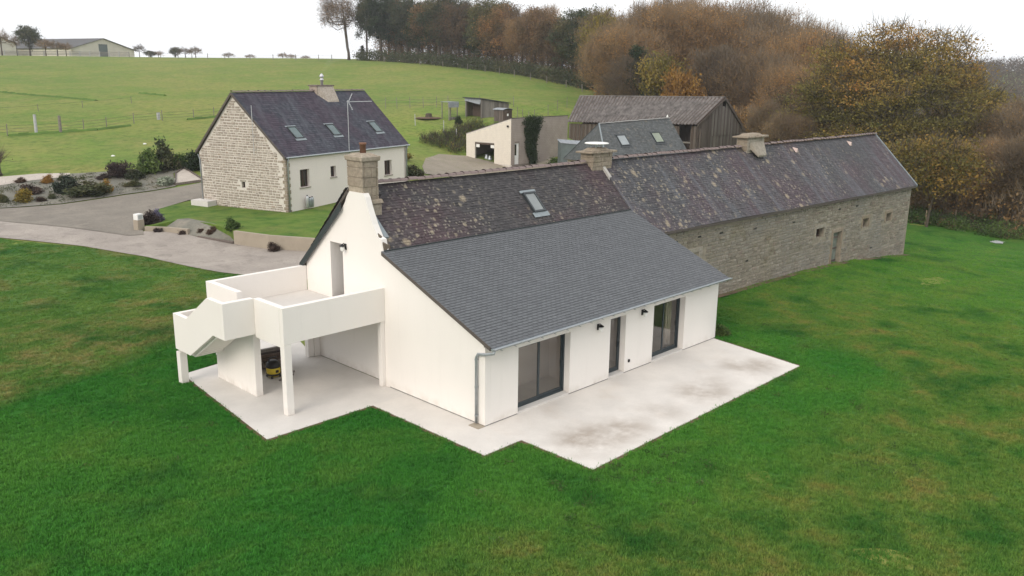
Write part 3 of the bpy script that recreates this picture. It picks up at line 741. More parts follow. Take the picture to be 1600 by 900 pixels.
# gable wall with balcony door and recessed ground floor wall
GAB = [(0, .03), (0, 2.55), (4.72, 4.46), (4.86, 4.98), (5.02, 5.03), (5.28, 5.42), (5.52, 5.92), (5.66, 6.26), (5.76, 6.38), (6.52, 6.38), (6.66, 6.26), (6.80, 5.98), (7.05, 5.68), (7.5, 5.27), (8.4, 4.46), (9.35, 3.52), (9.35, .0), (4.6, .0), (4.6, .03)]
mb = MB(); wall(mb, GAB, [(7.04, 7.78, 2.5, 4.52), (4.98, 9.08, -.1, 2.27)], (0, 0, 0), (0, 1, 0), (0, 0, 1), (1, 0, 0), .22)
wall(mb, [(4.98, 0), (9.08, 0), (9.08, 2.27), (4.98, 2.27)], [], (.225, 0, 0), (0, 1, 0), (0, 0, 1), (1, 0, 0), .2)
for y0, y1, z0, z1 in ((6.8, 7.04, 2.4, 4.7), (7.78, 8.0, 2.4, 4.5), (7.04, 7.78, 4.52, 4.75), (7.04, 7.78, 2.3, 2.5)): mb.box(.221, .80, y0, y1, z0, z1)
mb.box(.80, .85, 6.9, 7.9, 2.4, 4.7)
mb.build('gable_wall', WHITE, farm)
mb = MB(); mb.box(-.01, .5, 7.05, 7.77, 2.501, 2.53); mb.build('threshold', OLDWOOD, farm)
mb = MB(); mb.box(.55, .60, 7.041, 7.779, 2.53, 4.519); d_ = mb.build('door', ANTHRA, farm)
# front and hidden walls of the wing
HOL = [(1.40, 3.83, 0, 2.15), (5.92, 6.80, 0, 2.15), (8.46, 10.50, 0, 2.15)]
mb = MB(); wall(mb, [(.222, .03), (12.82, .03), (12.82, 2.55), (.222, 2.55)], [(a, b, -.1, d) for a, b, c, d in HOL], (0, 0, 0), (1, 0, 0), (0, 0, 1), (0, 1, 0), .38)
mb.build('front_wall', WHITE, farm)
mb = MB(); mb.box(12.60, 12.82, .382, 4.6, -.2, 2.6); mb.prism([(12.60, .382, 2.6), (12.60, 4.6, 2.6), (12.60, 4.6, 4.3)], (.22, 0, 0)); mb.build('end_wall', WHITE, farm)
mb = MB(); mb.box(.24, 12.8, .02, .36, -.05, .03); mb.box(.02, .2, .02, 4.6, -.05, .03); mb.build('plinth', DARK, farm)
mb = MB()
for x in (.0, 9.31): pass
mb.box(.223, 13.3, 9.1, 9.35, -.2, 3.5); mb.build('back_wall', WHITE2, farm)
# rooms behind the glass
INT = plain('room plaster', (.62, .54, .47), .9, .08, .8)
FLO = plain('room floor', (.50, .45, .40), .5, .1, 1.2)
mb = MB(); mb.box(.23, 12.59, .40, 4.5, -.12, -.002); mb.build('room_floor', FLO, farm)
mb = MB(); mb.box(.24, 12.59, 1.7, 1.78, -.1, 2.465); mb.box(4.7, 4.8, .39, 1.69, 0, 2.46); mb.box(7.6, 7.7, .39, 1.69, 0, 2.46); mb.box(.24, .34, .39, 1.69, 0, 2.46); mb.build('room_wall', INT, farm)  # back wall brought close behind the glass to brighten the panes
mb = MB(); mb.box(.24, 12.59, .39, 4.49, 2.47, 2.54); mb.build('ceiling', WHITEP, farm)
# glazed doors
def glazed(x0, x1, leaves):
    wd = x1 - x0; y = .24; f = .065
    mb = MB(); mb.box(x0 + .002, x1 - .002, y, y + .09, .07, .07 + f); mb.box(x0 + .002, x1 - .002, y, y + .09, 2.148 - f, 2.148); mb.box(x0 + .002, x0 + f, y, y + .09, .07 + f, 2.148 - f); mb.box(x1 - f, x1 - .002, y, y + .09, .07 + f, 2.148 - f)
    d = mb.build('glass_door', ANTHRA, farm)
    a = x0 + f + .002; n = leaves; lw = (wd - 2 * f) / n
    for k in range(n):
        p, q = a + k * lw, a + (k + 1) * lw - .004; yy = y + .006 + .035 * (k % 2)
        mb = MB(); s_ = .06
        for b in ((p, q, yy, yy + .04, .14, .14 + s_ + .02), (p, q, yy, yy + .04, 2.08 - s_, 2.08), (p, p + s_, yy, yy + .04, .14 + s_ + .02, 2.08 - s_), (q - s_, q, yy, yy + .04, .14 + s_ + .02, 2.08 - s_)): mb.box(*b)
        if k == n - 1: mb.box(q - .05, q - .03, yy - .05, yy - .001, .95, 1.15)
        mb.build('sash', ANTHRA, d)
        mb = MB(); mb.box(p + s_ - .01, q - s_ + .01, yy + .016, yy + .022, .14 + s_, 2.09 - s_); mb.build('pane', GLASS, d)
    mb = MB(); mb.box(x0 + .003, x1 - .003, .012, .40, -.04, .068); mb.build('door_step', CONC2, farm)
glazed(1.40, 3.83, 2); glazed(5.92, 6.80, 1); glazed(8.46, 10.50, 2)
CUR = plain('linen curtain', (.42, .37, .31), .9, .06, 12)
for x0, n in ((1.5, 5), (10.0, 5)):
    mb = MB()
    for k in range(n): mb.lathe([(.05, .12), (.042, 2.2)], (x0 + k * .075, .52 + .03 * (k % 2), 0), 8)
    mb.build('curtain', CUR, farm, smooth=True)
# new roof
SL = .4035
def zr(y): return 2.55 + SL * (y + .33)
mb = MB(); roof_slab(mb, (-.07, -.30, zr(-.30) - .02), (12.90, -.30, zr(-.30) - .02), (-.07, 4.72, zr(4.72) - .02), (13.2, 4.72, zr(4.72) - .02), .09)
mb.build('wing_roof', VERGE, farm)
slates('wing_slate', farm, (-.09, -.36, zr(-.36)), (12.92, -.36, zr(-.36)), (-.09, 4.78, zr(4.78)), (13.22, 4.78, zr(4.78)), 46, 58, SLATE_NEW, lift=.013, seed=4, jit=.08)
mb = MB(); mb.hexa([(-.105, -.30, zr(-.3) - .10), (-.075, -.30, zr(-.3) - .10), (-.075, 4.74, zr(4.74) - .10), (-.105, 4.74, zr(4.74) - .10)], [(-.105, -.30, zr(-.3) + .012), (-.075, -.30, zr(-.3) + .012), (-.075, 4.74, zr(4.74) + .012), (-.105, 4.74, zr(4.74) + .012)]); mb.build('verge_board', VERGE, farm)
mb = MB(); mb.box(-.06, 12.86, -.30, -.004, 2.50, 2.525); mb.build('soffit', VERGE, farm)
# gutter and downpipe
mb = MB(); g = []
ns = 9
for x in (-.12, 12.96):
    for k in range(ns):
        a = math.pi * k / (ns - 1); g.append((x, -.43 + .075 * math.cos(a), 2.545 - .075 * math.sin(a)))
mb.add(g, [(k, k + 1, ns + k + 1, ns + k) for k in range(ns - 1)]); mb.add(g[:ns], [tuple(range(ns))]); mb.add(g[ns:], [tuple(range(ns))])
mb.tube([(-.12, -.508, 2.548), (12.96, -.508, 2.548)], .012, 6)
gut = mb.build('gutter', ZINC, farm)
for k in range(22):
    x = .2 + k * .585
    mb = MB(); mb.box(x - .012, x + .012, -.352, -.30, 2.46, 2.50); mb.box(x - .012, x + .012, -.515, -.355, 2.456, 2.466); mb.build('bracket', ZINC, gut)
mb = MB(); mb.tube([(-.05, -.43, 2.47), (-.06, -.42, 2.40), (-.075, -.1, 2.30), (-.075, .22, 2.24), (-.075, .30, 2.12), (-.075, .30, .06)], .045, 10)
dp = mb.build('downpipe', ZINC, farm, smooth=True)
for z in (.3, 1.2, 2.05):
    mb = MB(); mb.lathe([(.054, z - .02), (.054, z + .02)], (-.075, .30, 0), 10); mb.box(-.03, -.001, .28, .32, z - .012, z + .012); mb.build('pipe_clip', ZINC, dp)
mb = MB(); mb.box(-.28, .0, .0, .42, .001, .02); mb.build('drain_cover', CONCW, farm)
for p, e in (((5.22, -.001, 2.03), (0, -1, 0)), ((7.72, -.001, 2.06), (0, -1, 0)), ((-.001, 6.84, 4.46), (-1, 0, 0))): wall_lamp(farm, p, e)
mb = MB(); mb.box(7.0, 7.08, -.04, -.001, .36, .46); mb.build('wall_socket', BLACK, farm)
# old roof
K = 1.027
def zo(y): return 6.5 - K * (6.6 - y)
mb = MB(); roof_slab(mb, (.10, 4.7, zo(4.7) - .03), (13.33, 4.7, zo(4.7) - .03), (.10, 6.6, 6.44), (13.33, 6.6, 6.44), .12)
roof_slab(mb, (13.33, 9.6, 3.42), (-.05, 9.6, 3.42), (13.33, 6.6, 6.43), (-.05, 6.6, 6.43), .12); mb.build('old_roof', VERGE, farm)
SKX = (7.50, 8.22); SKY_ = (5.14, 5.86)
slates('old_slate', farm, (.02, 4.66, zo(4.66)), (13.35, 4.66, zo(4.66)), (.02, 6.6, 6.5), (13.35, 6.6, 6.5), 26, 82, SLATE_OLD, lift=.009, thick=.006, seed=5, jit=.6, sag=.035,
       skip=lambda a, b: (SKX[0] - .02 < a * 13.3 < SKX[1] + .05 and SKY_[0] < 4.66 + b * 1.94 < SKY_[1]) or (a * 13.3 < 1.05 and b > .68))
slates('back_slate', farm, (13.35, 9.62, 3.43), (-.09, 9.62, 3.43), (13.35, 6.6, 6.5), (-.09, 6.6, 6.5), 20, 50, SLATE_OLD, lift=.022, seed=6)
mb = MB(); mb.hexa([(-.13, 6.9, 5.72), (-.085, 6.9, 5.72), (-.085, 9.62, 3.20), (-.13, 9.62, 3.20)], [(-.13, 6.9, 5.98), (-.085, 6.9, 5.98), (-.085, 9.62, 3.47), (-.13, 9.62, 3.47)]); mb.build('verge_board', DARK, farm)
u = Vector((0, 1, K)).normalized()
sk = skylight(farm, Vector((7.50, 5.14, zo(5.14))) + Vector((0, -K, 1)).normalized() * .03, (1, 0, 0), u, .66, .94, pane=plain('bright roof pane', (.22, .24, .24), .1, .1, 2, spec=.6))
mb = MB(); mb.box(.02, 13.2, 4.70, 4.76, 4.585, 4.64); mb.build('abutment_flashing', DARK, farm)
# stub of rubble at the verge, lead apron behind the gable curve
mb = MB(); mb.hexa([(.0, 4.72, 4.40), (.34, 4.76, 4.45), (.30, 5.28, 5.0), (.0, 5.28, 5.0)], [(.03, 4.78, 4.86), (.34, 4.80, 4.74), (.30, 5.30, 5.26), (.04, 5.30, 5.36)]); mb.build('verge_rubble', plain('mossy rubble', (.155, .125, .095), .95, .35, 9, bump=.6), farm, bevel=.04)
mb = MB(); mb.hexa([(.222, 5.05, 4.92), (.47, 5.05, 4.95), (.40, 5.75, 5.66), (.222, 5.75, 5.70)], [(.222, 5.02, 5.00), (.47, 5.04, 4.985), (.40, 5.74, 5.70), (.222, 5.74, 6.1)]); mb.build('lead_apron', LEAD, farm)
ridge_tiles(farm, (1.0, 6.6, 6.52), (12.2, 6.6, 6.53), 30, RIDGE, .135)
# gable chimney built of granite blocks
ch = MB()
ch.box(.03, .62, 5.80, 6.60, 5.6, 7.40); chim = ch.build('chimney', plain('chimney joint', (.36, .305, .24), .95, .25, 5), farm)
rr = random.Random(12)
z = 5.62; row = 0
while z < 7.36:
    h = min(rr.uniform(.27, .36), 7.40 - z)
    for side in range(4):
        x0, x1, y0, y1 = .02, .63, 5.79, 6.61
        if side == 0 and z < 6.36: continue
        n = (1, 2, 1, 2)[side] if rr.random() < .6 else (2, 1, 1, 1)[side]; cuts = [0] + sorted(rr.uniform(.35, .65) if n == 2 else .5 for _ in range(n - 1)) + [1]
        for c0, c1 in zip(cuts[:-1], cuts[1:]):
            g = .007; d = rr.uniform(.012, .022)
            mb = MB()
            if side == 0: lo, hi = (x0 - d, x0 + .05), (y0 - .02 + (y1 - y0 + .04) * c0 + g, y0 - .02 + (y1 - y0 + .04) * c1 - g)
            elif side == 1: hi, lo = (y0 - d, y0 + .05), (x0 + .06 + (x1 - x0 - .12) * c0 + g, x0 + .06 + (x1 - x0 - .12) * c1 - g)
            elif side == 2: lo, hi = (x1 - .05, x1 + d), (y0 - .02 + (y1 - y0 + .04) * c0 + g, y0 - .02 + (y1 - y0 + .04) * c1 - g)
            else: hi, lo = (y1 - .05, y1 + d), (x0 + .06 + (x1 - x0 - .12) * c0 + g, x0 + .06 + (x1 - x0 - .12) * c1 - g)
            mb.box(*lo, *hi, z + g, z + h - g); mb.build('stone', GRANITE, chim, bevel=.012)
    z += h; row += 1
mb = MB(); mb.hexa([(-.04, 5.72, 7.40), (.70, 5.72, 7.40), (.70, 6.68, 7.40), (-.04, 6.68, 7.40)], [(-.06, 5.70, 7.56), (.72, 5.70, 7.56), (.72, 6.70, 7.56), (-.06, 6.70, 7.56)])
mb.hexa([(.0, 5.76, 7.56), (.66, 5.76, 7.56), (.66, 6.64, 7.56), (.0, 6.64, 7.56)], [(.14, 5.95, 7.64), (.52, 5.95, 7.64), (.52, 6.45, 7.64), (.14, 6.45, 7.64)]); mb.build('chimney_cap', GRANITE, chim, bevel=.03)
mb = MB(); mb.hexa([(.30, 5.66, 6.0), (.78, 5.66, 6.0), (.78, 6.68, 6.0), (.30, 6.68, 6.0)], [(.30, 5.70, 6.14), (.74, 5.70, 6.14), (.74, 6.66, 6.14), (.30, 6.66, 6.14)]); mb.box(.26, .72, 5.72, 6.62, 5.2, 5.99); mb.build('chimney_collar', GRANITE, chim, bevel=.03)
mb = MB(); mb.lathe([(.105, 7.60), (.10, 7.90), (.125, 7.91), (.125, 7.97), (.085, 7.97), (.08, 7.7)], (.40, 6.25, 0), 14); mb.build('chimney_pot', TERRA, chim, smooth=True)

# ------------------------------------------------------------------ balcony with outside stair
bal = thing('balcony', 'white rendered balcony on square pillars with a folded outside stair', 'balcony')
ZT, ZB = 3.40, 2.50
def part(name, m, *boxes, parent=bal, bevel=.008):
    mb = MB()
    for b in boxes: mb.box(*b)
    return mb.build(name, m, parent, bevel=bevel)
part('floor_slab', CONC2, (-3.56, -.003, 4.96, 9.36, 2.30, ZB))
part('parapet', WHITE, (-3.76, -.004, 4.75, 4.95, 2.27, ZT))
part('parapet', WHITE, (-3.765, -3.565, 4.952, 6.42, 2.15, ZT))
part('parapet', WHITE, (-3.76, -3.56, 7.47, 9.55, 2.20, ZT))
part('parapet', WHITE, (-3.558, -.004, 9.37, 9.55, 2.20, ZT))
part('pillar', WHITE, (-3.758, -3.52, 4.752, 4.99, 0, 2.268))
part('pillar', WHITE, (-.24, -.003, 9.12, 9.35, 0, 2.198))
part('pillar', WHITE, (-.16, -.003, 4.78, 4.96, 0, 2.268))
part('stair_wall', WHITE, (-3.62, -3.38, 6.86, 9.45, 0, 2.148))
# stair: landing, sloping flight, low landing, its cheeks
part('landing', CONC2, (-4.60, -3.77, 6.61, 7.47, 2.28, 2.44))
part('parapet', WHITE, (-4.80, -3.767, 6.40, 6.60, 2.25, ZT + .005))
CH = [(6.40, 2.25), (7.16, 2.25), (8.86, 1.19), (9.92, 1.19), (9.92, 2.42), (8.95, 2.42), (7.42, 3.40), (6.602, 3.40), (6.602, 2.6), (6.40, 2.6)]
CH = [(6.603, 2.25), (7.16, 2.25), (8.86, 1.19), (9.92, 1.19), (9.92, 2.42), (8.95, 2.42), (7.42, 3.40), (6.603, 3.40)]
mb = MB(); wall(mb, CH, [], (-4.80, 0, 0), (0, 1, 0), (0, 0, 1), (1, 0, 0), .16); mb.build('stair_cheek', WHITE, bal, bevel=.006)
part('stair_cheek', WHITE, (-4.638, -3.5, 9.76, 9.92, 1.10, 2.42))
mb = MB(); mb.hexa([(-4.638, 7.16, 2.16), (-3.77, 7.16, 2.16), (-3.77, 8.86, 1.10), (-4.638, 8.86, 1.10)], [(-4.638, 7.16, 2.28), (-3.77, 7.16, 2.28), (-3.77, 8.86, 1.24), (-4.638, 8.86, 1.24)]); mb.build('stair_soffit', WHITE, bal)
part('landing', WHITE, (-4.638, -3.64, 8.862, 9.758, 1.10, 1.28))
for k in range(7): part('step', CONC2, (-4.637, -3.772, 7.47 + k * .2, 7.67 + k * .2, 1.2 + (6 - k) * .13, 2.30 - k * .148), bevel=.004)
part('pillar', WHITE, (-4.797, -4.55, 9.66, 9.917, -.05, 1.098))

# things stored under the balcony
vac = thing('vacuum_cleaner', 'yellow and black drum vacuum cleaner standing under the balcony', 'vacuum cleaner', (-2.25, 8.15, 0))
mb = MB(); mb.lathe([(.20, .06), (.235, .10), (.235, .38), (.22, .40)], (0, 0, 0), 18); dr = mb.build('drum', YELLOW, vac, smooth=True)
mb = MB(); mb.lathe([(.24, .37), (.25, .42), (.22, .52), (.14, .60), (.06, .62)], (0, 0, 0), 18); mb.build('motor_head', BLACK, vac, smooth=True)
mb = MB(); mb.tube([(-.16, 0, .58), (-.12, 0, .70), (.12, 0, .70), (.16, 0, .58)], .022, 8); mb.build('handle', BLACK, vac, smooth=True)
mb = MB(); mb.lathe([(.245, .10), (.26, .14), (.245, .17)], (0, 0, 0), 18); mb.build('bumper_ring', BLACK, vac)
mb = MB(); mb.box(-.05, .05, -.262, -.232, .22, .31); mb.build('latch', BLACK, vac)
for a in (45, 135, 225, 315):
    mb = MB(); x, y = .22 * math.cos(R(a)), .22 * math.sin(R(a)); mb.lathe([(.0, .005), (.04, .02), (.05, .05), (.03, .09)], (x, y, 0), 8); mb.build('castor', BLACK, vac)
mb = MB(); pts = [(.24, .02, .33)] + [(.24 + .18 * math.sin(t * .5), .02 + .05 * t, .33 - .31 * min(1, t / 4)) for t in range(1, 5)] + [(.45 + .35 * math.cos(R(a)), .35 + .3 * math.sin(R(a)), .03) for a in range(180, -120, -25)]
mb.tube(pts, .022, 6); mb.build('hose', BLACK, vac, smooth=True)
rr = random.Random(4)
for k in range(9):
    t = thing('plank', ('rough brown plank in the timber pile under the balcony', 'pale squared beam lying on the timber pile under the balcony')[k == 8], 'plank', (-1.88 + rr.uniform(-.08, .08), 8.86 + (k % 4) * .16 if k < 8 else 9.05, .42 + (k // 4) * .12 if k < 8 else .69), R(-9 + rr.uniform(-5, 5)) if k < 8 else R(-6), 'timber piled under the balcony')
    if k == 8: del t['group']
    mb = MB(); l_ = rr.uniform(.48, .62); mb.box(-l_, l_, -.07, .07, -.05, .05); mb.build('board', BROWNWOOD if k < 8 else GREYWOOD, t, bevel=.01)
for k in range(7):
    t = thing('rubble_stone', 'rough dark stone heaped beneath the timber under the balcony', 'stone', (-2.6 + k * .21 + rr.uniform(-.05, .05), 9.05 + rr.uniform(-.1, .1), .18), rr.uniform(0, 3), 'rubble heaped under the balcony')
    bm = bmesh.new(); bmesh.ops.create_icosphere(bm, subdivisions=2, radius=.2)
    for v in bm.verts: v.co *= 1 + .5 * noise.noise(v.co * 6 + Vector((k, 0, 0)))
    me = bpy.data.meshes.new('rock'); bm.to_mesh(me); bm.free(); me.materials.append(STONE_LONG); lk(bpy.data.objects.new('rock', me)).parent = t
for x, y, r_ in ((-2.0, 7.75, 20), (-1.75, 7.95, 35)):
    t = thing('batten', ('short grey batten lying flat beside the yellow vacuum cleaner', 'grey batten lying by the pillar, right of the vacuum cleaner')[x > -1.9], 'batten', (x, y, .03), R(r_)); mb = MB(); mb.box(-.35, .35, -.04, .04, -.02, .02); mb.build('board', GREYWOOD, t)

# ------------------------------------------------------------------ the stone longhouse
lon = thing('stone_longhouse', 'long stone farm building with weathered purple slate roof running off to the right', 'farm building')
A0, A1 = Vector((13.36, 4.02, 0)), Vector((43.3, 3.72, 0)); eu = (A1 - A0).normalized(); en = Vector((eu.y, -eu.x, 0)); LW = (A1 - A0).length
def lz(u): return 3.48 - .20 * u / LW
HL = [(16.25, 17.25, 1.38, 1.92), (18.55, 19.65, -.75, 1.42), (22.55, 23.4, 1.25, 1.80), (26.1, 26.95, 1.22, 1.77)]
WP = [(0, -2.6), (LW, -2.6), (LW, lz(LW)), (0, lz(0))]
mb = MB(); wall(mb, WP, HL, A0, eu, (0, 0, 1), -en, .6)
mb.prism([(43.28, 4.4, -2.6), (43.28, 9.4, -2.6), (43.28, 9.4, 3.3), (43.28, 6.6, 6.3), (43.28, 4.4, 3.9)], (-.6, 0, 0)); mb.prism([(13.38, 4.66, 0), (13.38, 9.3, 0), (13.38, 9.3, 3.5), (13.38, 6.6, 6.45), (13.38, 4.66, 4.4)], (.4, 0, 0)); mb.box(13.8, 42.6, 8.9, 9.4, -2.6, 3.3)
mb.build('wall', MORTAR_LONG, lon)
base = lambda u: -.30 - (0 if u < 16 else 1.25 * ((u - 16) / 14) ** 1.3)
SP = [(5, -1.2), (16, -1.2), (LW - .02, -2.0), (LW - .02, lz(LW) - .06), (.5, lz(.5) - .06), (.5, .3)]
stones(lon, A0, eu, (0, 0, 1), en, SP, STONE_LONG, (.13, .23), (.2, .62), .02, .035, 21, [(h[0] - .16, h[1] + .16, h[2] - .1, h[3] + .22) for h in HL] + [(2.75, 4.6, .8, 2.55)], 300, near=lambda a, b: 1 / (1 + a / 22) if b > base(a) and not (a < 5 and b < 1.6 - a * .3) else .0)
for h in HL:   # lintels and jambs
    mb = MB(); Mx = frame_M(A0, eu, en, (0, 0, 1))
    mb.box(h[0] - .15, h[1] + .15, -.1, .045, h[3] + .003, h[3] + .2, M=Mx); mb.build('lintel', GRANITE_PALE if h[0] < 18 else GRANITE, lon, bevel=.015)
    for x in (h[0] - .15, h[1] + .003):
        mb = MB(); mb.box(x, x + .147, -.1, .042, h[2], h[3], M=Mx); mb.build('jamb', GRANITE_PALE if h[0] < 18 else GRANITE, lon, bevel=.015)
Mx = frame_M(A0, eu, en, (0, 0, 1))
mb = MB(); mb.box(2.8, 4.55, -.1, .05, 2.28, 2.50, M=Mx); mb.build('lintel', GRANITE_PALE, lon, bevel=.02)
for x in (2.8, 4.25):
    mb = MB(); mb.box(x, x + .3, -.1, .048, .9, 2.275, M=Mx); mb.build('jamb', GRANITE_PALE, lon, bevel=.02)
stones(lon, A0 + eu * 3.1 + Vector((0, 0, .9)), eu, (0, 0, 1), en, [(0, 0), (1.15, 0), (1.15, 1.36), (0, 1.36)], STONE_LONG, (.14, .2), (.2, .4), .02, .01, 5, best=40, name='infill_stone')
RED = plain('red brown shutter', (.095, .055, .045), .8)
GREENW = plain('faded green planks', (.20, .225, .19), .9, .35, 3)
for k, h in enumerate(HL):
    Mh = frame_M(A0 + eu * h[0] - en * .20 + Vector((0, 0, h[2])), eu, -en, (0, 0, 1)); wd, hh = h[1] - h[0], h[3] - h[2]
    if k == 1:
        d = None; n = 6
        mb = MB(); mb.box(0, wd, .05, .09, 0, hh, M=Mh); d = mb.build('door', OLDWOOD, lon)
        for i in range(n):
            mb = MB(); mb.box(i * wd / n + .008, (i + 1) * wd / n - .008, .02 + .006 * (i % 2), .049, .02, hh - .02 - (.5 if i == 2 else 0), M=Mh); mb.build('plank', GREENW, d)
        for z_ in (.35, 1.1, 1.75):
            mb = MB(); mb.box(.03, wd - .03, -.01, .019, z_, z_ + .1, M=Mh); mb.build('ledge', OLDWOOD, d)
    else:
        window(lon, A0 + eu * h[0] + Vector((0, 0, h[2])), eu, en, wd, hh, .28, RED, DGLASS, (1, 0) if k == 0 else (0, 1), fw=.06)
for u, v in ((2.2, 2.95), (4.1, 2.95), (6.0, 2.9), (9.2, 2.75), (13.3, 2.6), (18.9, 2.75), (21.3, 2.7), (8.6, 1.15), (24.1, -.25)):
    mb = MB(); mb.box(u, u + .25, -.04, .042, v, v + .08, M=Mx); mb.build('putlog_hole_shade', BLACK, lon)  # black blocks on the solid face, painted shade of the holes
mb = MB(); mb.box(6.02, 6.34, -.05, .12, 2.66, 2.74, M=Mx); mb.build('corbel', GRANITE_PALE, lon)
e0, e1, r0, r1 = (13.28, 3.78, 3.63), (43.45, 3.45, 3.29), (13.28, 6.6, 6.56), (43.45, 6.6, 6.50)
mb = MB(); V_ = lambda p, d: (p[0], p[1], p[2] - d)
roof_slab(mb, V_(e0, .03), V_(e1, .03), V_(r0, .06), V_(r1, .06), .10); roof_slab(mb, (43.45, 9.7, 3.25), (13.28, 9.7, 3.3), V_(r1, .05), V_(r0, .05), .1); mb.build('roof', VERGE, lon)
slates('roof_slate', lon, e0, e1, r0, r1, 34, 170, SLATE_LONG, lift=.009, thick=.006, seed=9, jit=.6, sag=.045, skip=lambda a, b: (.385 < a < .468 and b > .93))
slates('back_slate', lon, (43.45, 9.75, 3.2), (13.28, 9.75, 3.25), r1, r0, 14, 70, SLATE_LONG, lift=.02, seed=10)
ridge_tiles(lon, (14.1, 6.6, 6.58), (25.3, 6.6, 6.56), 30, RIDGE, .135, seed=3)
ridge_tiles(lon, (27.75, 6.6, 6.56), (43.45, 6.6, 6.53), 42, RIDGE, .13, seed=4)
mb = MB(); mb.hexa([(43.40, 3.43, 3.2), (43.5, 3.43, 3.2), (43.5, 6.6, 6.42), (43.40, 6.6, 6.42)], [(43.40, 3.43, 3.36), (43.5, 3.43, 3.36), (43.5, 6.6, 6.58), (43.40, 6.6, 6.58)]); mb.build('verge_board', LEAD, lon)
mb = MB(); mb.hexa([(13.14, 5.9, 5.78), (13.27, 5.9, 5.78), (13.27, 6.62, 6.5), (13.14, 6.62, 6.5)], [(13.14, 5.9, 5.93), (13.30, 5.9, 5.93), (13.30, 6.62, 6.70), (13.14, 6.62, 6.70)]); mb.build('mortar_fillet', plain('white mortar', (.46, .44, .41), .9, .1, 6), lon)
mb = MB(); mb.hexa([(13.18, 3.78, 3.58), (13.28, 3.78, 3.58), (13.28, 5.9, 5.78), (13.18, 5.9, 5.78)], [(13.18, 3.78, 3.68), (13.32, 3.78, 3.68), (13.32, 5.9, 5.9), (13.18, 5.9, 5.9)]); mb.build('verge_slate', SLATE_LONG, lon)
for p in ((30.9, 6.13, 6.08), (38.4, 6.17, 6.10)):
    mb = MB(); mb.add([(p[0] - .15, p[1] - .10, p[2] - .08), (p[0] + .15, p[1] - .10, p[2] - .08), (p[0], p[1] - .12, p[2] + .15), (p[0], p[1] + .26, p[2] + .22)], [(0, 1, 2), (0, 2, 3), (2, 1, 3)]); mb.build('roof_vent', plain('pale terracotta', (.58, .46, .42), .8), lon)
def ridge_chimney(x0, x1, cap0, cap1, y0, y1, ztop, dish, flash):
    mb = MB(); mb.box(x0, x1, y0, y1, 6.0, ztop); c = mb.build('chimney', GRANITE_PALE if flash else GRANITE, lon, bevel=.02)
    rr = random.Random(int(x0 * 7))
    z = 6.35
    while z < ztop - .05:
        h = min(.2, ztop - z); a = x0
        while a < x1 - .05:
            b = min(x1, a + rr.uniform(.35, .7))
            mb = MB(); mb.box(a + .012, b - .012, y0 - rr.uniform(.02, .04), y0 + .02, z + .01, z + h - .01); mb.build('stone', GRANITE_PALE if flash else GRANITE, c, bevel=.015); a = b
        mb = MB(); mb.box(x0 - rr.uniform(.02, .04), x0 + .02, y0 + .03, y1 - .03, z + .01, z + h - .01); mb.build('stone', GRANITE, c, bevel=.015)
        z += h
    n = 5
    for k in range(n):
        a, b = cap0 + (cap1 - cap0) * k / n, cap0 + (cap1 - cap0) * (k + 1) / n
        mb = MB(); t = rr.uniform(.07, .11); mb.box(a + .01, b - .01, y0 - rr.uniform(.10, .17), y1 + .14, ztop + .002, ztop + t); mb.build('cap_stone', GRANITE, c, bevel=.02)
    mb = MB(); mb.hexa([(x0 + .05, y0, ztop + .09), (x1 - .05, y0, ztop + .09), (x1 - .05, y1, ztop + .09), (x0 + .05, y1, ztop + .09)], [(x0 + .3, y0 + .12, ztop + .22), (x1 - .3, y0 + .12, ztop + .22), (x1 - .3, y1 - .12, ztop + .22), (x0 + .3, y1 - .12, ztop + .22)]); mb.build('chimney_cap', GRANITE, c, bevel=.03)
    if dish:
        xm = (x0 + x1) / 2
        for a in (45, 135, 225, 315):
            mb = MB(); mb.box(xm + .3 * math.cos(R(a)) - .02, xm + .3 * math.cos(R(a)) + .02, (y0 + y1) / 2 + .2 * math.sin(R(a)) - .02, (y0 + y1) / 2 + .2 * math.sin(R(a)) + .02, ztop + .2, ztop + .38); mb.build('cowl_leg', ZINC, c)
        mb = MB(); mb.lathe([(.52, .38), (.54, .40), (.50, .43), (.1, .46)], (xm, (y0 + y1) / 2, ztop), 18); mb.build('cowl', WHITEP, c, smooth=True)
    if flash:
        mb = MB(); mb.hexa([(x0 + .5, y0 - .42, 6.0), (x1 - .4, y0 - .42, 6.0), (x1, y0, 6.45), (x0 + .25, y0, 6.45)], [(x0 + .5, y0 - .46, 6.12), (x1 - .4, y0 - .46, 6.12), (x1, y0, 6.85), (x0 + .25, y0, 6.85)]); mb.build('chimney_haunch', GRANITE_PALE, c, bevel=.03)
    return c
ridge_chimney(12.4, 13.75, 12.2, 13.95, 6.28, 6.95, 6.93, True, False)
ridge_chimney(25.55, 27.3, 25.3, 27.6, 6.28, 6.95, 7.03, False, True)

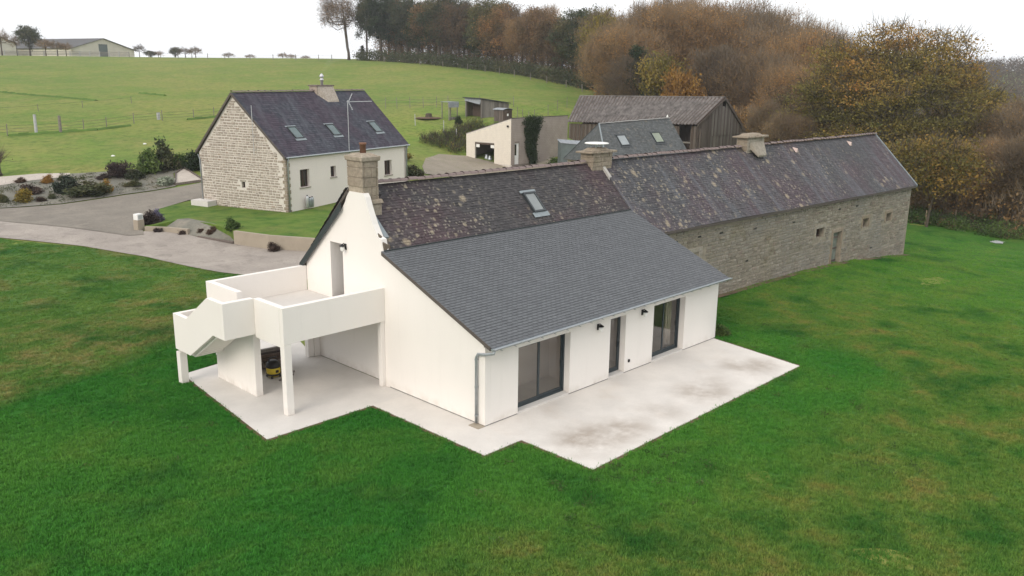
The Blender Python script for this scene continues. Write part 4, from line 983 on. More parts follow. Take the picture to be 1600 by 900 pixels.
# ------------------------------------------------------------------ the stone cottage across the drive
cot = thing('stone_cottage', 'cottage with pale stone gable, white front and dark slate roof with three roof windows', 'house', (16.48, 38.07, 0), R(15))
CL, CD, RY, RZ, EZ = 14.75, 8.95, 4.92, 8.72, 4.28
wl_h = [(1.42, 2.42, 1.88, 3.2), (4.8, 5.42, 2.34, 3.17), (11.55, 12.55, 1.84, 3.08)]
mb = MB(); wall(mb, [(.40, -.5), (CL, -.5), (CL, EZ - .1), (.40, EZ - .1)], wl_h, (0, 0, 0), (1, 0, 0), (0, 0, 1), (0, 1, 0), .4)
mb.build('front_wall', WHITE2, cot)
mb = MB(); GP = [(0, -.5), (CD, -.5), (CD, EZ - .12), (RY, RZ - .14), (0, EZ - .12)]
wall(mb, GP, [(4.22, 4.58, 1.70, 2.16)], (0, 0, 0), (0, 1, 0), (0, 0, 1), (1, 0, 0), .398)
mb.build('gable_wall', MORTAR_COT, cot)
mb = MB(); wall(mb, GP, [], (CL - .4, 0, 0), (0, 1, 0), (0, 0, 1), (1, 0, 0), .398); mb.box(.4, CL - .4, CD - .4, CD, -.5, EZ - .1); mb.build('back_wall', WHITE2, cot)
SPc = [(.36, -.1), (CD - .05, .1), (CD - .05, EZ - .16), (RY, RZ - .22), (.36, EZ - .10)]
stones(cot, (0, 0, 0), (0, 1, 0), (0, 0, 1), (-1, 0, 0), SPc, STONE_COT, (.15, .23), (.24, .58), .045, .035, 33, [(4.08, 4.72, 1.6, 2.34)], 300)
rr = random.Random(9); z = .1; k = 0
while z < EZ - .2:      # quoins at the corner
    h = rr.uniform(.2, .3); a = .42 if k % 2 else .28
    mb = MB(); mb.box(-.04, .22 if k % 2 else .40, -.035, a - .08, z + .012, z + h - .012); mb.build('quoin', GRANITE, cot, bevel=.015); z += h; k += 1
mb = MB(); mb.box(-.045, .05, 4.10, 4.70, 2.17, 2.30); mb.build('lintel', GRANITE_PALE, cot)
window(cot, (0, 4.22, 1.70), (0, 1, 0), (-1, 0, 0), .36, .46, .18, BROWNF, DGLASS, (0, 0), fw=.04)
for h, b in zip(wl_h, ((1, 0), (0, 0), (1, 0))):
    window(cot, (h[0], 0, h[2]), (1, 0, 0), (0, -1, 0), h[1] - h[0], h[3] - h[2], .22, BROWNF, DGLASS, b, sill=GRANITE_PALE, fw=.07)
    mb = MB(); mb.box(h[0] - .12, h[0] - .004, -.012, .05, h[2] - .02, h[3] + .12); mb.box(h[1] + .004, h[1] + .12, -.012, .05, h[2] - .02, h[3] + .12); mb.box(h[0] - .003, h[1] + .003, -.012, .05, h[3] + .004, h[3] + .12); mb.build('window_surround', WHITE2, cot)
e0, e1, r0, r1 = (-.16, -.16, EZ - .06), (CL + .15, -.16, EZ - .06), (-.16, RY, RZ), (CL + .5, RY, RZ)
mb = MB(); roof_slab(mb, V_(e0, .02), V_(e1, .02), V_(r0, .04), V_(r1, .04), .1); roof_slab(mb, (CL + .15, CD + .16, EZ - .08), (-.16, CD + .16, EZ - .08), V_(r1, .03), V_(r0, .03), .1); mb.build('roof', VERGE, cot)
slates('roof_slate', cot, e0, e1, r0, r1, 32, 62, SLATE_COT, lift=.016, seed=14, jit=.3)
slates('back_slate', cot, (CL + .15, CD + .2, EZ - .1), (-.16, CD + .2, EZ - .1), r1, r0, 16, 30, SLATE_COT, seed=15)
sl = (RZ - EZ + .06) / (RY + .16); us = Vector((0, 1, sl)).normalized()
def cz(y): return EZ - .06 + sl * (y + .16)
COTP = plain('green tinted roof pane', (.09, .135, .135), .1, .12, 1.5, spec=.6)
for x in (2.35, 6.62, 11.95): skylight(cot, Vector((x, 1.12, cz(1.12))) + Vector((0, -sl, 1)).normalized() * .02, (1, 0, 0), us, .92, 1.22, pane=COTP)
ridge_tiles(cot, (-.1, RY, RZ + .02), (CL + .45, RY, RZ + .02), 46, RIDGE, .11, skip=lambda p: 8.6 < p.x < 10.8, seed=6)
for y0, z0, y1, z1 in ((-.18, EZ - .1, RY, RZ - .02), (CD + .2, EZ - .12, RY, RZ - .02)):
    mb = MB(); mb.hexa([(-.21, y0, z0 - .14), (-.165, y0, z0 - .14), (-.165, y1, z1 - .18), (-.21, y1, z1 - .18)], [(-.21, y0, z0 + .06), (-.165, y0, z0 + .06), (-.165, y1, z1 + .04), (-.21, y1, z1 + .04)]); mb.build('verge_board', VERGE, cot)
mb = MB(); mb.box(8.7, 10.7, RY - .35, RY + .45, RZ - .8, RZ + .42); cc = mb.build('chimney', plain('chimney joint cot', (.36, .30, .25), .95, .2, 5), cot)
rr = random.Random(3)
for z0 in np.arange(RZ - .75, RZ + .36, .17):
    a = 8.7
    while a < 10.65:
        b = min(10.7, a + rr.uniform(.3, .6)); mb = MB(); mb.box(a + .01, b - .01, RY - .38, RY - .3, z0 + .01, z0 + .16); mb.build('stone', STONE_COT, cc, bevel=.01); a = b
mb = MB(); mb.hexa([(9.3, RY - 1.0, cz(RY - 1.0)), (10.7, RY - 1.0, cz(RY - 1.0)), (10.7, RY - .36, cz(RY - .36)), (8.75, RY - .36, cz(RY - .36))], [(9.45, RY - .98, cz(RY - 1.0) + .12), (10.68, RY - .98, cz(RY - 1.0) + .12), (10.68, RY - .38, RZ + .40), (8.8, RY - .38, RZ + .40)]); mb.build('chimney_haunch', STONE_COT, cc)
mb = MB(); mb.box(8.6, 10.8, RY - .45, RY + .55, RZ + .42, RZ + .50); mb.build('chimney_cap', RIDGE, cc, bevel=.02)
mb = MB(); mb.lathe([(.11, .50), (.11, .85), (.17, .86), (.17, .98), (.11, .99), (.11, 1.12), (.19, 1.13), (.19, 1.22), (.10, 1.36), (.04, 1.42)], (9.75, RY, RZ), 12); mb.build('chimney_pot', STEEL, cc, smooth=True)
mb = MB(); mb.tube([(.12, -.20, EZ - .12), (.14, -.08, EZ - .4), (.16, -.06, EZ - .6), (.16, -.06, .15)], .05, 8); mb.build('downpipe', ZINC, cot, smooth=True)
mb = MB(); mb.tube([(CL - .12, -.20, EZ - .12), (CL - .12, -.08, EZ - .4), (CL - .12, -.06, EZ - .6), (CL - .12, -.06, .7)], .05, 8); mb.build('downpipe', ZINC, cot, smooth=True)
mb = MB(); mb.tube([(-.06, CD + .1, EZ - .3), (-.06, CD - .1, EZ - .7), (-.06, CD - .1, .3)], .045, 8); mb.build('downpipe', ZINC, cot, smooth=True)
mb = MB(); mb.tube([(-.1, -.24, EZ - .09), (CL + .1, -.24, EZ - .09)], .06, 8); mb.build('gutter', ZINC, cot)
mb = MB(); mb.box(-.9, -.05, 7.4, CD + .3, -.1, .52); mb.build('door_stoop', CONC2, cot)

def cw(x, y, z):   # cottage frame to world
    a = R(15); return (16.48 + x * math.cos(a) - y * math.sin(a), 38.07 + x * math.sin(a) + y * math.cos(a), z)
ant = thing('tv_antenna', 'rake shaped television antenna on a tall thin mast fixed to the white cottage wall', 'antenna', cw(6.95, -.12, 0), R(15))
mb = MB(); mb.tube([(0, 0, 2.9), (0, 0, 8.15)], .028, 6); mb.build('mast', STEEL, ant)
mb = MB(); mb.box(-.03, .03, .0, .11, 3.0, 3.06); mb.box(-.03, .03, .0, .11, 3.7, 3.76); mb.build('bracket', STEEL, ant)
mb = MB(); mb.tube([(-.1, 0, 8.02), (2.3, -.5, 8.02)], .026, 5); mb.build('boom', STEEL, ant)
for k in range(14):
    t = k / 13; mb = MB(); x, y = .3 + 1.95 * t, -.09 - .40 * t; mb.tube([(x - .03, y - .14, 8.03), (x + .03, y + .14, 8.03)], .022, 4); mb.build('element', STEEL, ant)
for s_ in (1, -1):
    mb = MB(); mb.tube([(.1, 0, 8.02), (.45, -.1, 8.02 + .62 * s_)], .026, 5)
    for k in range(5):
        t = (k + .7) / 5; x, y, z_ = .1 + .35 * t, -.1 * t, 8.02 + .62 * s_ * t; mb.tube([(x - .30, y - .2, z_), (x + .30, y + .2, z_)], .024, 4)
    mb.build('reflector', STEEL, ant)
pol = thing('thin_mast', 'thin bare metal mast against the stone gable of the cottage', 'mast', cw(-.28, 2.8, 0), R(15))
mb = MB(); mb.tube([(0, 0, 4.3), (0, 0, 7.85)], .022, 6); mb.build('pole', STEEL, pol); mb = MB(); mb.box(0, .22, -.02, .02, 4.6, 4.64); mb.box(0, .22, -.02, .02, 5.6, 5.64); mb.build('bracket', STEEL, pol)
for k, (x, h) in enumerate(((1.78, .95), (2.05, .78), (2.30, .80))):
    t = thing('gas_bottle', ('tall pale gas bottle at left of the row by the cottage wall', 'middle grey gas bottle in the row by the cottage wall', 'grey gas bottle at right of the row, nearest the window')[k], 'gas bottle', cw(x, -.28, .36), 0, 'gas bottles')
    mb = MB(); mb.lathe([(.10, 0), (.12, .02), (.12, h - .18), (.09, h - .08), (.03, h - .06)], (0, 0, 0), 10); mb.build('cylinder_body', (STEEL, ZINC, ZINC)[k], t, smooth=True); mb = MB(); mb.lathe([(.05, h - .07), (.06, h)], (0, 0, 0), 8); mb.build('valve_guard', DARK, t)

# retaining walls and post box along the road
def low_wall(name, label, pts, z0, z1, th, m, cap=None):
    t = thing(name, label, 'wall'); mb = MB()
    for a, b in zip(pts[:-1], pts[1:]):
        d = Vector((b[0] - a[0], b[1] - a[1])).normalized(); n_ = Vector((-d.y, d.x)) * th
        mb.prism([(a[0], a[1], z0), (b[0], b[1], z0), (b[0] - n_.x, b[1] - n_.y, z0), (a[0] - n_.x, a[1] - n_.y, z0)][::-1], (0, 0, z1 - z0))
    mb.build('wall_body', m, t); return t
low_wall('retaining_wall', 'stained concrete retaining wall holding up the grass below the cottage', [(16.0, 22.6), (12.07, 27.2), (10.37, 30.34), (9.56, 33.2)], -1.2, .32, .22, CONCW)
low_wall('garden_wall', 'short low concrete wall beside the post box at the drive entrance', [(8.55, 37.6), (7.89, 39.17), (6.9, 40.45)], -1.2, -.04, .25, CONCW)
pb = thing('post_box', 'white post box on a pale pier at the corner of drive and road', 'post box', (6.72, 40.9, gz(6.72, 40.9)), R(20))
mb = MB(); mb.box(-.28, .28, -.22, .22, -.3, .72); mb.build('pier', CONCW, pb, bevel=.03)
mb = MB(); mb.box(-.24, .24, -.2, .2, .722, 1.12); b_ = mb.build('box_body', WHITEP, pb, bevel=.02); mb = MB(); mb.box(-.18, .18, -.215, -.201, .78, 1.04); mb.build('box_door', STEEL, b_)
bm_ = thing('fallen_beam', 'old pale timber lying along the foot of the planted bank by the road', 'beam', (9.15, 34.9, gz(9.1, 34.9) + .08), R(-77)); mb = MB(); mb.box(-1.7, 1.7, -.07, .07, -.06, .08); mb.build('timber', OLDWOOD, bm_, bevel=.02)
for k, (x, y, z_, r_) in enumerate(((10.0, 31.1, -.45, -72), (8.2, 38.2, -.4, -60))):
    pass
bd = thing('bed_edging', 'dark timber edging round the pale gravel bed by the cottage', 'edging')
for a, b in zip(GBOX, GBOX[1:] + GBOX[:1]):
    mb = MB(); d = Vector((b[0] - a[0], b[1] - a[1], gz(*b) - gz(*a))); nn = Vector((d.y, -d.x, 0)).normalized() * .06; a3 = Vector((a[0], a[1], gz(*a) + .0)); mb.prism([a3 - nn, a3 + nn, a3 + nn + Vector((0, 0, .2)), a3 - nn + Vector((0, 0, .2))], d); mb.build('edging_board', OLDWOOD, bd)

# ------------------------------------------------------------------ garage of cream blocks
gar = thing('block_garage', 'lean-to garage with cream block front, open doorway and ivy on its grey side', 'garage', (53.49, 51.5, .2), R(6))
FR = [(0, -.4), (6.75, -.4), (6.75, 3.22), (0, 5.2)]
mb = MB(); wall(mb, FR, [(2.45, 5.4, -.5, 2.32)], (0, 0, 0), (0, 1, 0), (0, 0, 1), (1, 0, 0), .2); mb.build('front_wall', MORTAR_COT, gar)
mb = MB(); wall(mb, [(.2, -.4), (11.2, -.4), (11.2, 5.2), (.2, 5.2)], [(.68, 1.53, 0, 2.42)], (0, 0, 0), (1, 0, 0), (0, 0, 1), (0, 1, 0), .2); mb.build('side_wall', MORTG, gar)
mb = MB(); mb.box(.2, 11.2, 6.55, 6.75, -.4, 3.2); mb.box(11.0, 11.2, .2, 6.55, -.4, 3.2); mb.build('back_wall', BLOCKG, gar)
mb = MB(); roof_slab(mb, (-.02, -.05, 5.30), (11.25, -.05, 5.30), (-.02, 6.85, 3.27), (11.25, 6.85, 3.27), .07); mb.build('roof', FIBRE, gar)
def blocks(parent, O, eu, en, poly, holes, m, name, best):
    O, eu, en = map(Vector, (O, eu, en)); lst = []; v = 0; i = 0
    while v < 5.2:
        u = -.25 * (i % 2)
        while u < 11.3:
            a0, a1, b0, b1 = u + .006, u + .494, v + .008, v + .192
            lo = min(p[0] for p in poly); hi = max(p[0] for p in poly)
            a0, a1 = max(a0, lo), min(a1, hi)
            for h in holes:
                if b1 > h[2] and b0 < h[3]:
                    if a0 < h[0] < a1: a1 = h[0]
                    elif a0 < h[1] < a1: a0 = h[1]
            if a1 - a0 > .06 and all(inpoly(poly, a, b) for a in (a0 + .01, a1 - .01) for b in (b0, b1)) and not any(h[0] < (a0 + a1) / 2 < h[1] and b1 > h[2] and b0 < h[3] for h in holes): lst.append((a0, a1, b0, b1))
            u += .5
        v += .2; i += 1
    rr = random.Random(3); jm = MB()
    M = frame_M(O, eu, -en, (0, 0, 1))
    for k, s in enumerate(lst):
        mb = MB() if k < best else jm
        mb.box(s[0], s[1], -rr.uniform(.010, .018), .02, s[2], s[3], M=M)
        if k < best: mb.build(name, m, parent)
    if jm.v: jm.build(name + '_courses', m, parent, kind='stuff')
blocks(gar, (0, 0, 0), (0, 1, 0), (-1, 0, 0), [(0, -.1), (6.75, -.1), (6.75, 3.22), (0, 5.2)], [(2.45, 5.4, -.5, 2.32)], BLOCKC, 'block', 300)
blocks(gar, (0, 0, 0), (1, 0, 0), (0, -1, 0), [(.0, -.1), (11.2, -.1), (11.2, 5.2), (.0, 5.2)], [(.68, 1.53, 0, 2.42)], BLOCKG, 'side_block', 0)
mb = MB(); mb.box(.70, 1.51, .06, .11, .01, 2.41); d_ = mb.build('door', WHITEP, gar); mb = MB(); mb.box(.76, 1.08, .045, .058, 1.05, 2.3); mb.build('pane', DGLASS, d_)
mb = MB(); mb.box(.05, .16, 2.45, 5.4, 2.1, 2.319); mb.build('door_lintel', BROWNWOOD, gar)
for y in (2.55, 4.75):
    mb = MB(); mb.box(.06, .10, y, y + .5, 1.75, 2.095); mb.build('door_stop_board', WHITEP, gar)
mb = MB(); mb.box(.2, 11, .2, 6.55, -.1, .02); mb.build('floor', SOIL, gar)
mb = MB(); mb.lathe([(.0, 0), (.12, .02), (.12, .2), (0, .22)], (-.1, .42, 4.25), 8); mb.build('wall_lamp', BLACK, gar)
GM = Matrix.Rotation(R(6), 4, 'Z')
def gw(x, y, z): p = GM @ Vector((x, y, z)); return (p.x + 53.49, p.y + 51.5, p.z + .2)
for k, (x, y, s_) in enumerate(((1.3, 4.7, .8), (1.2, 4.1, .7), (1.6, 3.0, .6))):
    t = thing('sack', ('tall pale grey sack at left inside the garage doorway', 'smaller grey sack in the middle of the garage doorway', 'white bundle in the dark at right of the garage doorway')[k], 'sack', gw(x, y, .02))
    mb = MB(); mb.lathe([(.22, 0), (.30, .1), (.28, s_ * .6), (.16, s_ * .85), (.2, s_)], (0, 0, 0), 9); mb.build('cloth', (ZINC, ZINC, WHITEP)[k], t, smooth=True)
lt = thing('tin_lean_to', 'grey green tin lean-to with pale roof between garage and slate annex', 'shed', (0, 0, 0))
q = [Vector((55.0, 45.2, 0)), Vector((57.6, 42.6, 0)), Vector((59.3, 44.6, 0)), Vector((56.8, 47.3, 0))]
h4 = (3.05, 2.75, 3.0, 3.25)
mb = MB()
for i in range(4): 
    j = (i + 1) % 4; mb.quad(q[i], q[j], q[j] + Vector((0, 0, h4[j] - .02)), q[i] + Vector((0, 0, h4[i] - .02)))
mb.build('wall', GREENTIN, lt)
c_ = sum(q, Vector()) / 4
top = [c_ + (p - c_) * 1.06 + Vector((0, 0, hh)) for p, hh in zip(q, h4)]
mb = MB(); mb.hexa([p - Vector((0, 0, .04)) for p in top], top); mb.build('roof', TIN, lt)
for k in range(7):
    t_ = (k + .5) / 7; a = top[0].lerp(top[1], t_); b = top[3].lerp(top[2], t_); mb = MB(); mb.tube([a + Vector((0, 0, .015)), b + Vector((0, 0, .015))], .025, 5); mb.build('roof_rib', TIN, lt)

# slate annex with hipped end
anx = thing('slate_annex', 'low building behind the longhouse with hipped green grey slate roof and two roof windows', 'building', (45.94, 32.8, 0), R(-15))
AL, AZ = 8.3, 5.95; w_ = 3.4
mb = MB(); mb.box(-1.2, AL, -w_ + .2, w_ - .2, -.5, AZ - w_); mb.prism([(AL - .3, -w_ + .2, AZ - w_), (AL - .3, w_ - .2, AZ - w_), (AL - .3, 0, AZ + .1)], (.3, 0, 0)); mb.build('wall', STONE_COT, anx)
R0, R1 = Vector((0, 0, AZ)), Vector((AL + .05, 0, AZ + .38)); F0, F1 = Vector((-1.5, -w_, AZ - w_)), Vector((AL + .05, -w_, AZ - w_ + .3)); B0, B1 = Vector((-1.5, w_, AZ - w_)), Vector((AL + .05, w_, AZ - w_ + .3))
slates('roof_slate', anx, F0, F1, R0, R1, 24, 42, SLATE_ANX, seed=31); slates('back_slate', anx, B1, B0, R1, R0, 14, 24, SLATE_ANX, seed=32)
hp = MB()
slates('hip_slate', anx, B0, F0, R0 + Vector((0, .03, 0)), R0 - Vector((0, .03, 0)), 24, 26, SLATE_ANX, seed=33)
dn = Vector((0, 0, -.05))
mb = MB(); mb.add([F0 + dn, F1 + dn, R1 + dn, R0 + dn, B0 + dn, B1 + dn], [(0, 1, 2, 3), (5, 4, 3, 2), (4, 0, 3)]); mb.build('roof', VERGE, anx)
mb = MB(); mb.tube([F0 + Vector((0, 0, .02)), R0 + Vector((0, 0, .03))], .07, 6); mb.build('hip_cap', LEAD, anx); mb = MB(); mb.tube([B0 + Vector((0, 0, .02)), R0 + Vector((0, 0, .03))], .05, 6); mb.build('hip_cap', DARK, anx)
ridge_tiles(anx, R0, R1, 24, plain('grey ridge tile', (.26, .26, .25), .85, .2, 3), .1, seed=8)
mb = MB(); mb.lathe([(.02, 0), (.10, .05), (.06, .18), (.0, .3)], R1 + Vector((-.25, 0, .05)), 8); mb.build('finial', WHITEP, anx)
nrm_ = (F1 - F0).cross(R0 - F0).normalized(); ex_ = (F1 - F0).normalized()
def anx_p(x, y): t = (y + w_) / w_; a = F0.lerp(R0, t); b = F1.lerp(R1, t); return a.lerp(b, (x - a.x) / (b.x - a.x))
for x, pc in ((1.14, (.25, .28, .29)), (5.2, (.20, .235, .17))):
    p = anx_p(x, -2.0); skylight(anx, p + nrm_ * .02, ex_, nrm_.cross(ex_), 1.02, 1.25, pane=plain('annex roof pane', pc, .12, .1, 2, spec=.9), fm=DARK)

# ------------------------------------------------------------------ big barn
barn = thing('corrugated_barn', 'big old wooden barn with long grey corrugated roof at the edge of the wood', 'barn')
EL, ER, RL, RR_, BR, BL = (Vector(p) for p in ((78.5, 64.6, 3.72), (80.39, 44.09, 4.23), (84.33, 67.3, 7.26), (87.17, 44.27, 7.60), (93.81, 44.44, 2.72), (91.6, 67.0, 2.5)))
def bil(a, b, c, d, s, t): return a.lerp(b, s).lerp(c.lerp(d, s), t)
rr = random.Random(7)
NC, NR = 21, 4
for (a, b, c, d, back) in ((EL, ER, RL, RR_, 0), (BR, BL, RR_, RL, 1)):
    nn = (b - a).cross(c - a).normalized()
    for i in range(NR):
        for j in range(NC):
            t0, t1 = i / NR - .004, min(1, (i + 1.08) / NR); mb = MB(); n = 4
            hh = rr.uniform(0, .02)
            row = []
            for t, hz in ((t0, .05 + hh), (t1, .015)):
                for k in range(n + 1):
                    s_ = (j + k / n * .995) / NC
                    row.append(bil(a, b, c, d, s_, t) + nn * (hz + .11 * math.cos(k * math.pi)))
            mb.add(row, [(k, k + 1, n + 2 + k, n + 1 + k) for k in range(n)])
            if back: 
                mb.build('roof_sheet', FIBRE, barn) if j < 6 else None
            else: mb.build('roof_sheet', FIBRE, barn)
mb = MB(); mb.add([EL, ER, RR_, RL, BR, BL], [(0, 1, 2, 3), (4, 5, 3, 2)]); mb.build('roof_deck', BROWNWOOD, barn)
mb = MB(); mb.tube([RL + Vector((0, 0, .03)), RR_ + Vector((0, 0, .03))], .12, 6); mb.build('ridge_cap', FIBRE, barn)
for a, b in ((ER, RR_), (RR_, BR)):
    mb = MB(); o_ = Vector((0, -.06, 0)); mb.hexa([a + o_ - Vector((0, 0, .28)), b + o_ - Vector((0, 0, .28)), b - Vector((0, 0, .28)), a - Vector((0, 0, .28))], [a + o_, b + o_, b, a]); mb.build('barge_board', OLDWOOD, barn)
gp = lambda s: ER.lerp(RR_, s / .505) if s < .505 else RR_.lerp(BR, (s - .505) / .495)
NB = 46
for k in range(NB):         # gable boards
    s0, s1 = (k + .06) / NB, (k + .94) / NB
    a, b = gp(s0), gp(s1)
    if .475 < s0 < .525: a = a - Vector((0, 0, .75)); b = b - Vector((0, 0, .75))
    y = .14 + rr.uniform(0, .03)
    low = .3 if s0 < .3 else 2.6
    for z0, off in ((low, 0), (.3, .05)) if s0 >= .3 else ((low, 0),):
        zt = (a.z - .32, b.z - .32) if off == 0 else (low + .1, low + .1)
        if min(zt) - z0 < .1: continue
        mb = MB(); mb.hexa([(a.x, a.y + y + off, z0), (b.x, b.y + y + off, z0), (b.x, b.y + y + off + .03, z0), (a.x, a.y + y + off + .03, z0)], [(a.x, a.y + y + off, zt[0]), (b.x, b.y + y + off, zt[1]), (b.x, b.y + y + off + .03, zt[1]), (a.x, a.y + y + off + .03, zt[0])]); mb.build('plank', (GREYWOOD, OLDWOOD)[k % 3 == 0] if s0 > .28 else OLDWOOD, barn)
fd = (ER - EL).normalized(); fl = (ER - EL).length; fn = Vector((-fd.y, fd.x, 0)) * -1
ins = Vector((.35, .02, 0))
for k in range(60):       # boarded front with a dark gap and an opening
    u = k / 60 * fl
    if 5.0 < u < 6.6 or 17.7 < u < 19.4: continue
    z1 = EL.z + (ER.z - EL.z) * u / fl - .2
    p = EL + fd * u + ins; q_ = EL + fd * (u + fl / 60 - rr.uniform(.03, .07)) + ins
    mb = MB(); mb.hexa([(p.x, p.y, .2), (q_.x, q_.y, .2), (q_.x + .03, q_.y, .2), (p.x + .03, p.y, .2)], [(p.x, p.y, z1), (q_.x, q_.y, z1), (q_.x + .03, q_.y, z1), (p.x + .03, p.y, z1)]); mb.build('front_plank', BROWNWOOD if k % 2 else OLDWOOD, barn)
mb = MB(); p = EL + fd * 17.6 + ins; q_ = EL + fd * 19.5 + ins; mb.hexa([(p.x, p.y, 1.75), (q_.x, q_.y, 1.75), (q_.x + .1, q_.y, 1.75), (p.x + .1, p.y, 1.75)], [(p.x, p.y, 1.95), (q_.x, q_.y, 1.95), (q_.x + .1, q_.y, 1.95), (p.x + .1, p.y, 1.95)]); mb.build('rail', GREYWOOD, barn)
for u in (4.2, 6.7, 17.6, 19.5, 20.8):
    p = EL + fd * u + ins + Vector((.1, 0, 0)); mb = MB(); mb.box(p.x, p.x + .2, p.y - .1, p.y + .1, .1, 3.6); mb.build('post', OLDWOOD, barn)
p = EL + fd * 5.4 + ins; mb = MB(); mb.tube([p + Vector((.1, .9, -2.0)), p + Vector((.1, -.9, -.4))], .09, 4); mb.build('brace', OLDWOOD, barn)
mb = MB(); mb.quad((82.2, 64.9, 0), (83.8, 44.6, 0), (83.8, 44.6, 5.3), (82.2, 64.9, 5.2)); mb.quad((91.4, 66.6, 0), (93.5, 44.7, 0), (93.5, 44.7, 2.5), (91.4, 66.6, 2.4)); mb.quad((79, 64.5, 0), (91.4, 66.6, 0), (91.4, 66.6, 2.4), (79, 64.5, 3.5)); mb.build('back_wall', BROWNWOOD, barn)  # first panel is an added dark partition passing for the unlit barn inside

# ------------------------------------------------------------------ sheds on the slope
def boards(parent, a, b, z0, z1a, z1b, n, m, name='plank', th=.03, rr=random.Random(2)):
    a, b = Vector(a), Vector(b); d = b - a; nn = Vector((d.y, -d.x, 0)).normalized() * th
    for k in range(n):
        p, q_ = a + d * ((k + .05) / n), a + d * ((k + .95) / n); t0, t1 = z1a + (z1b - z1a) * k / n, z1a + (z1b - z1a) * (k + 1) / n; o_ = nn * rr.uniform(0, .6)
        mb = MB(); mb.hexa([p + o_ + Vector((0, 0, z0)), q_ + o_ + Vector((0, 0, z0)), q_ + o_ - nn + Vector((0, 0, z0)), p + o_ - nn + Vector((0, 0, z0))], [p + o_ + Vector((0, 0, t0)), q_ + o_ + Vector((0, 0, t1)), q_ + o_ - nn + Vector((0, 0, t1)), p + o_ - nn + Vector((0, 0, t0))]); mb.build(name, m, parent)
sh = thing('wood_shed', 'dark open fronted timber shed with sagging tin sheet on the slope behind the garage', 'shed', (65.84, 69.26, 3.7), R(-2))
boards(sh, (0, 0, 0), (5.1, 0, 0), 0, 3.25, 2.6, 16, GREYWOOD)
boards(sh, (5.1, 0, 0), (5.1, 3.4, 0), 0, 2.6, 2.6, 10, OLDWOOD); boards(sh, (5.1, 3.4, 0), (.1, 3.4, 0), 0, 2.6, 3.3, 14, BROWNWOOD)
mb = MB(); roof_slab(mb, (-.35, -.2, 3.42), (5.35, -.2, 2.72), (-.35, 3.7, 3.48), (5.35, 3.7, 2.78), .1); mb.build('roof', DARK, sh)
mb = MB(); mb.hexa([(-.3, .1, 2.55), (-.24, 3.4, 3.0), (-.2, 3.4, 3.0), (-.26, .1, 2.55)], [(-.05, .1, 3.30), (-.05, 3.4, 3.36), (0, 3.4, 3.36), (0, .1, 3.30)]); mb.build('tin_sheet', TIN, sh)
for y in (.05, 3.3):
    mb = MB(); mb.box(-.1, .1, y - .1, y + .1, 0, 3.25); mb.build('post', GREYWOOD, sh)
mb = MB(); mb.box(1.2, 1.3, .1, 3.3, 0, 2.8); mb.build('log_stack', BROWNWOOD, sh)
hu = thing('small_hutch', 'small dark hutch with pale tin roof beside the timber shed', 'hutch', (63.6, 62.9, 4.25), R(-6))
boards(hu, (0, 0, 0), (1.5, 0, 0), 0, 1.55, 1.55, 5, BROWNWOOD); boards(hu, (0, 1.9, 0), (0, 0, 0), 0, 1.55, 1.55, 7, OLDWOOD); boards(hu, (1.5, 0, 0), (1.5, 1.9, 0), 0, 1.55, 1.55, 6, OLDWOOD)
mb = MB(); prof = [(-.15 + 1.8 * k / 8, 1.56 + .2 * math.sin(math.pi * k / 8)) for k in range(9)]; mb.prism([(x, -.15, z_) for x, z_ in prof] + [(x, -.15, z_ - .05) for x, z_ in prof[::-1]], (0, 2.2, 0)); mb.build('roof', TIN, hu)
mb = MB(); mb.box(.62, .86, -.07, -.04, .75, 1.05); mb.build('notice', WHITEP, hu)
cp = thing('wire_coop', 'pale mesh coop with tin top standing left of the timber shed', 'coop', (62.6, 72.4, 3.6), R(-2))
for x, y in ((0, 0), (1.5, 0), (0, 1.5), (1.5, 1.5)):
    mb = MB(); mb.box(x - .05, x + .05, y - .05, y + .05, 0, 2.9); mb.build('post', GREYWOOD, cp)
mb = MB(); mb.box(-.15, 1.65, -.15, 1.65, 2.9, 2.96); mb.box(-.15, 1.65, -.16, -.12, 2.2, 2.9); mb.build('roof', TIN, cp)
mb = MB()
for k in range(9): mb.box(k * .18 - .008, k * .18 + .008, -.02, .0, .05, 2.2)
for z_ in (.6, 1.2, 1.8): mb.box(0, 1.5, -.025, -.021, z_, z_ + .015)
mb.build('mesh', WIRE, cp, kind='stuff')
boards(cp, (0, .02, 0), (1.5, .02, 0), 0, .9, .9, 6, GREYWOOD)

# ------------------------------------------------------------------ fences
def fence(name, label, pts, h, pr, pm, wires, group=None, rail=0):
    t = thing(name, label, 'fence', (0, 0, 0), 0, group); tops = []
    rr = random.Random(len(pts) * 7)
    for p in pts:
        z_ = gz(*p[:2]); hh = p[2] if len(p) > 2 else h; lean = (rr.uniform(-.05, .05), rr.uniform(-.05, .05))
        mb = MB(); mb.tube([(p[0], p[1], z_ - .3), (p[0] + lean[0], p[1] + lean[1], z_ + hh)], [pr * 1.05, pr], 6); mb.build('post', pm, t); tops.append((p[0], p[1], z_))
    for wz in wires:
        for a, b in zip(tops[:-1], tops[1:]):
            mb = MB(); m_ = [(a[i] + b[i]) / 2 for i in range(3)]; mb.tube([(a[0], a[1], a[2] + wz), (m_[0], m_[1], gz(m_[0], m_[1]) * .5 + m_[2] * .5 + wz - .04), (b[0], b[1], b[2] + wz)], rail or .014, 3, cap=False); mb.build('rail' if rail else 'wire', GREYWOOD if rail else WIRE, t)
    return t
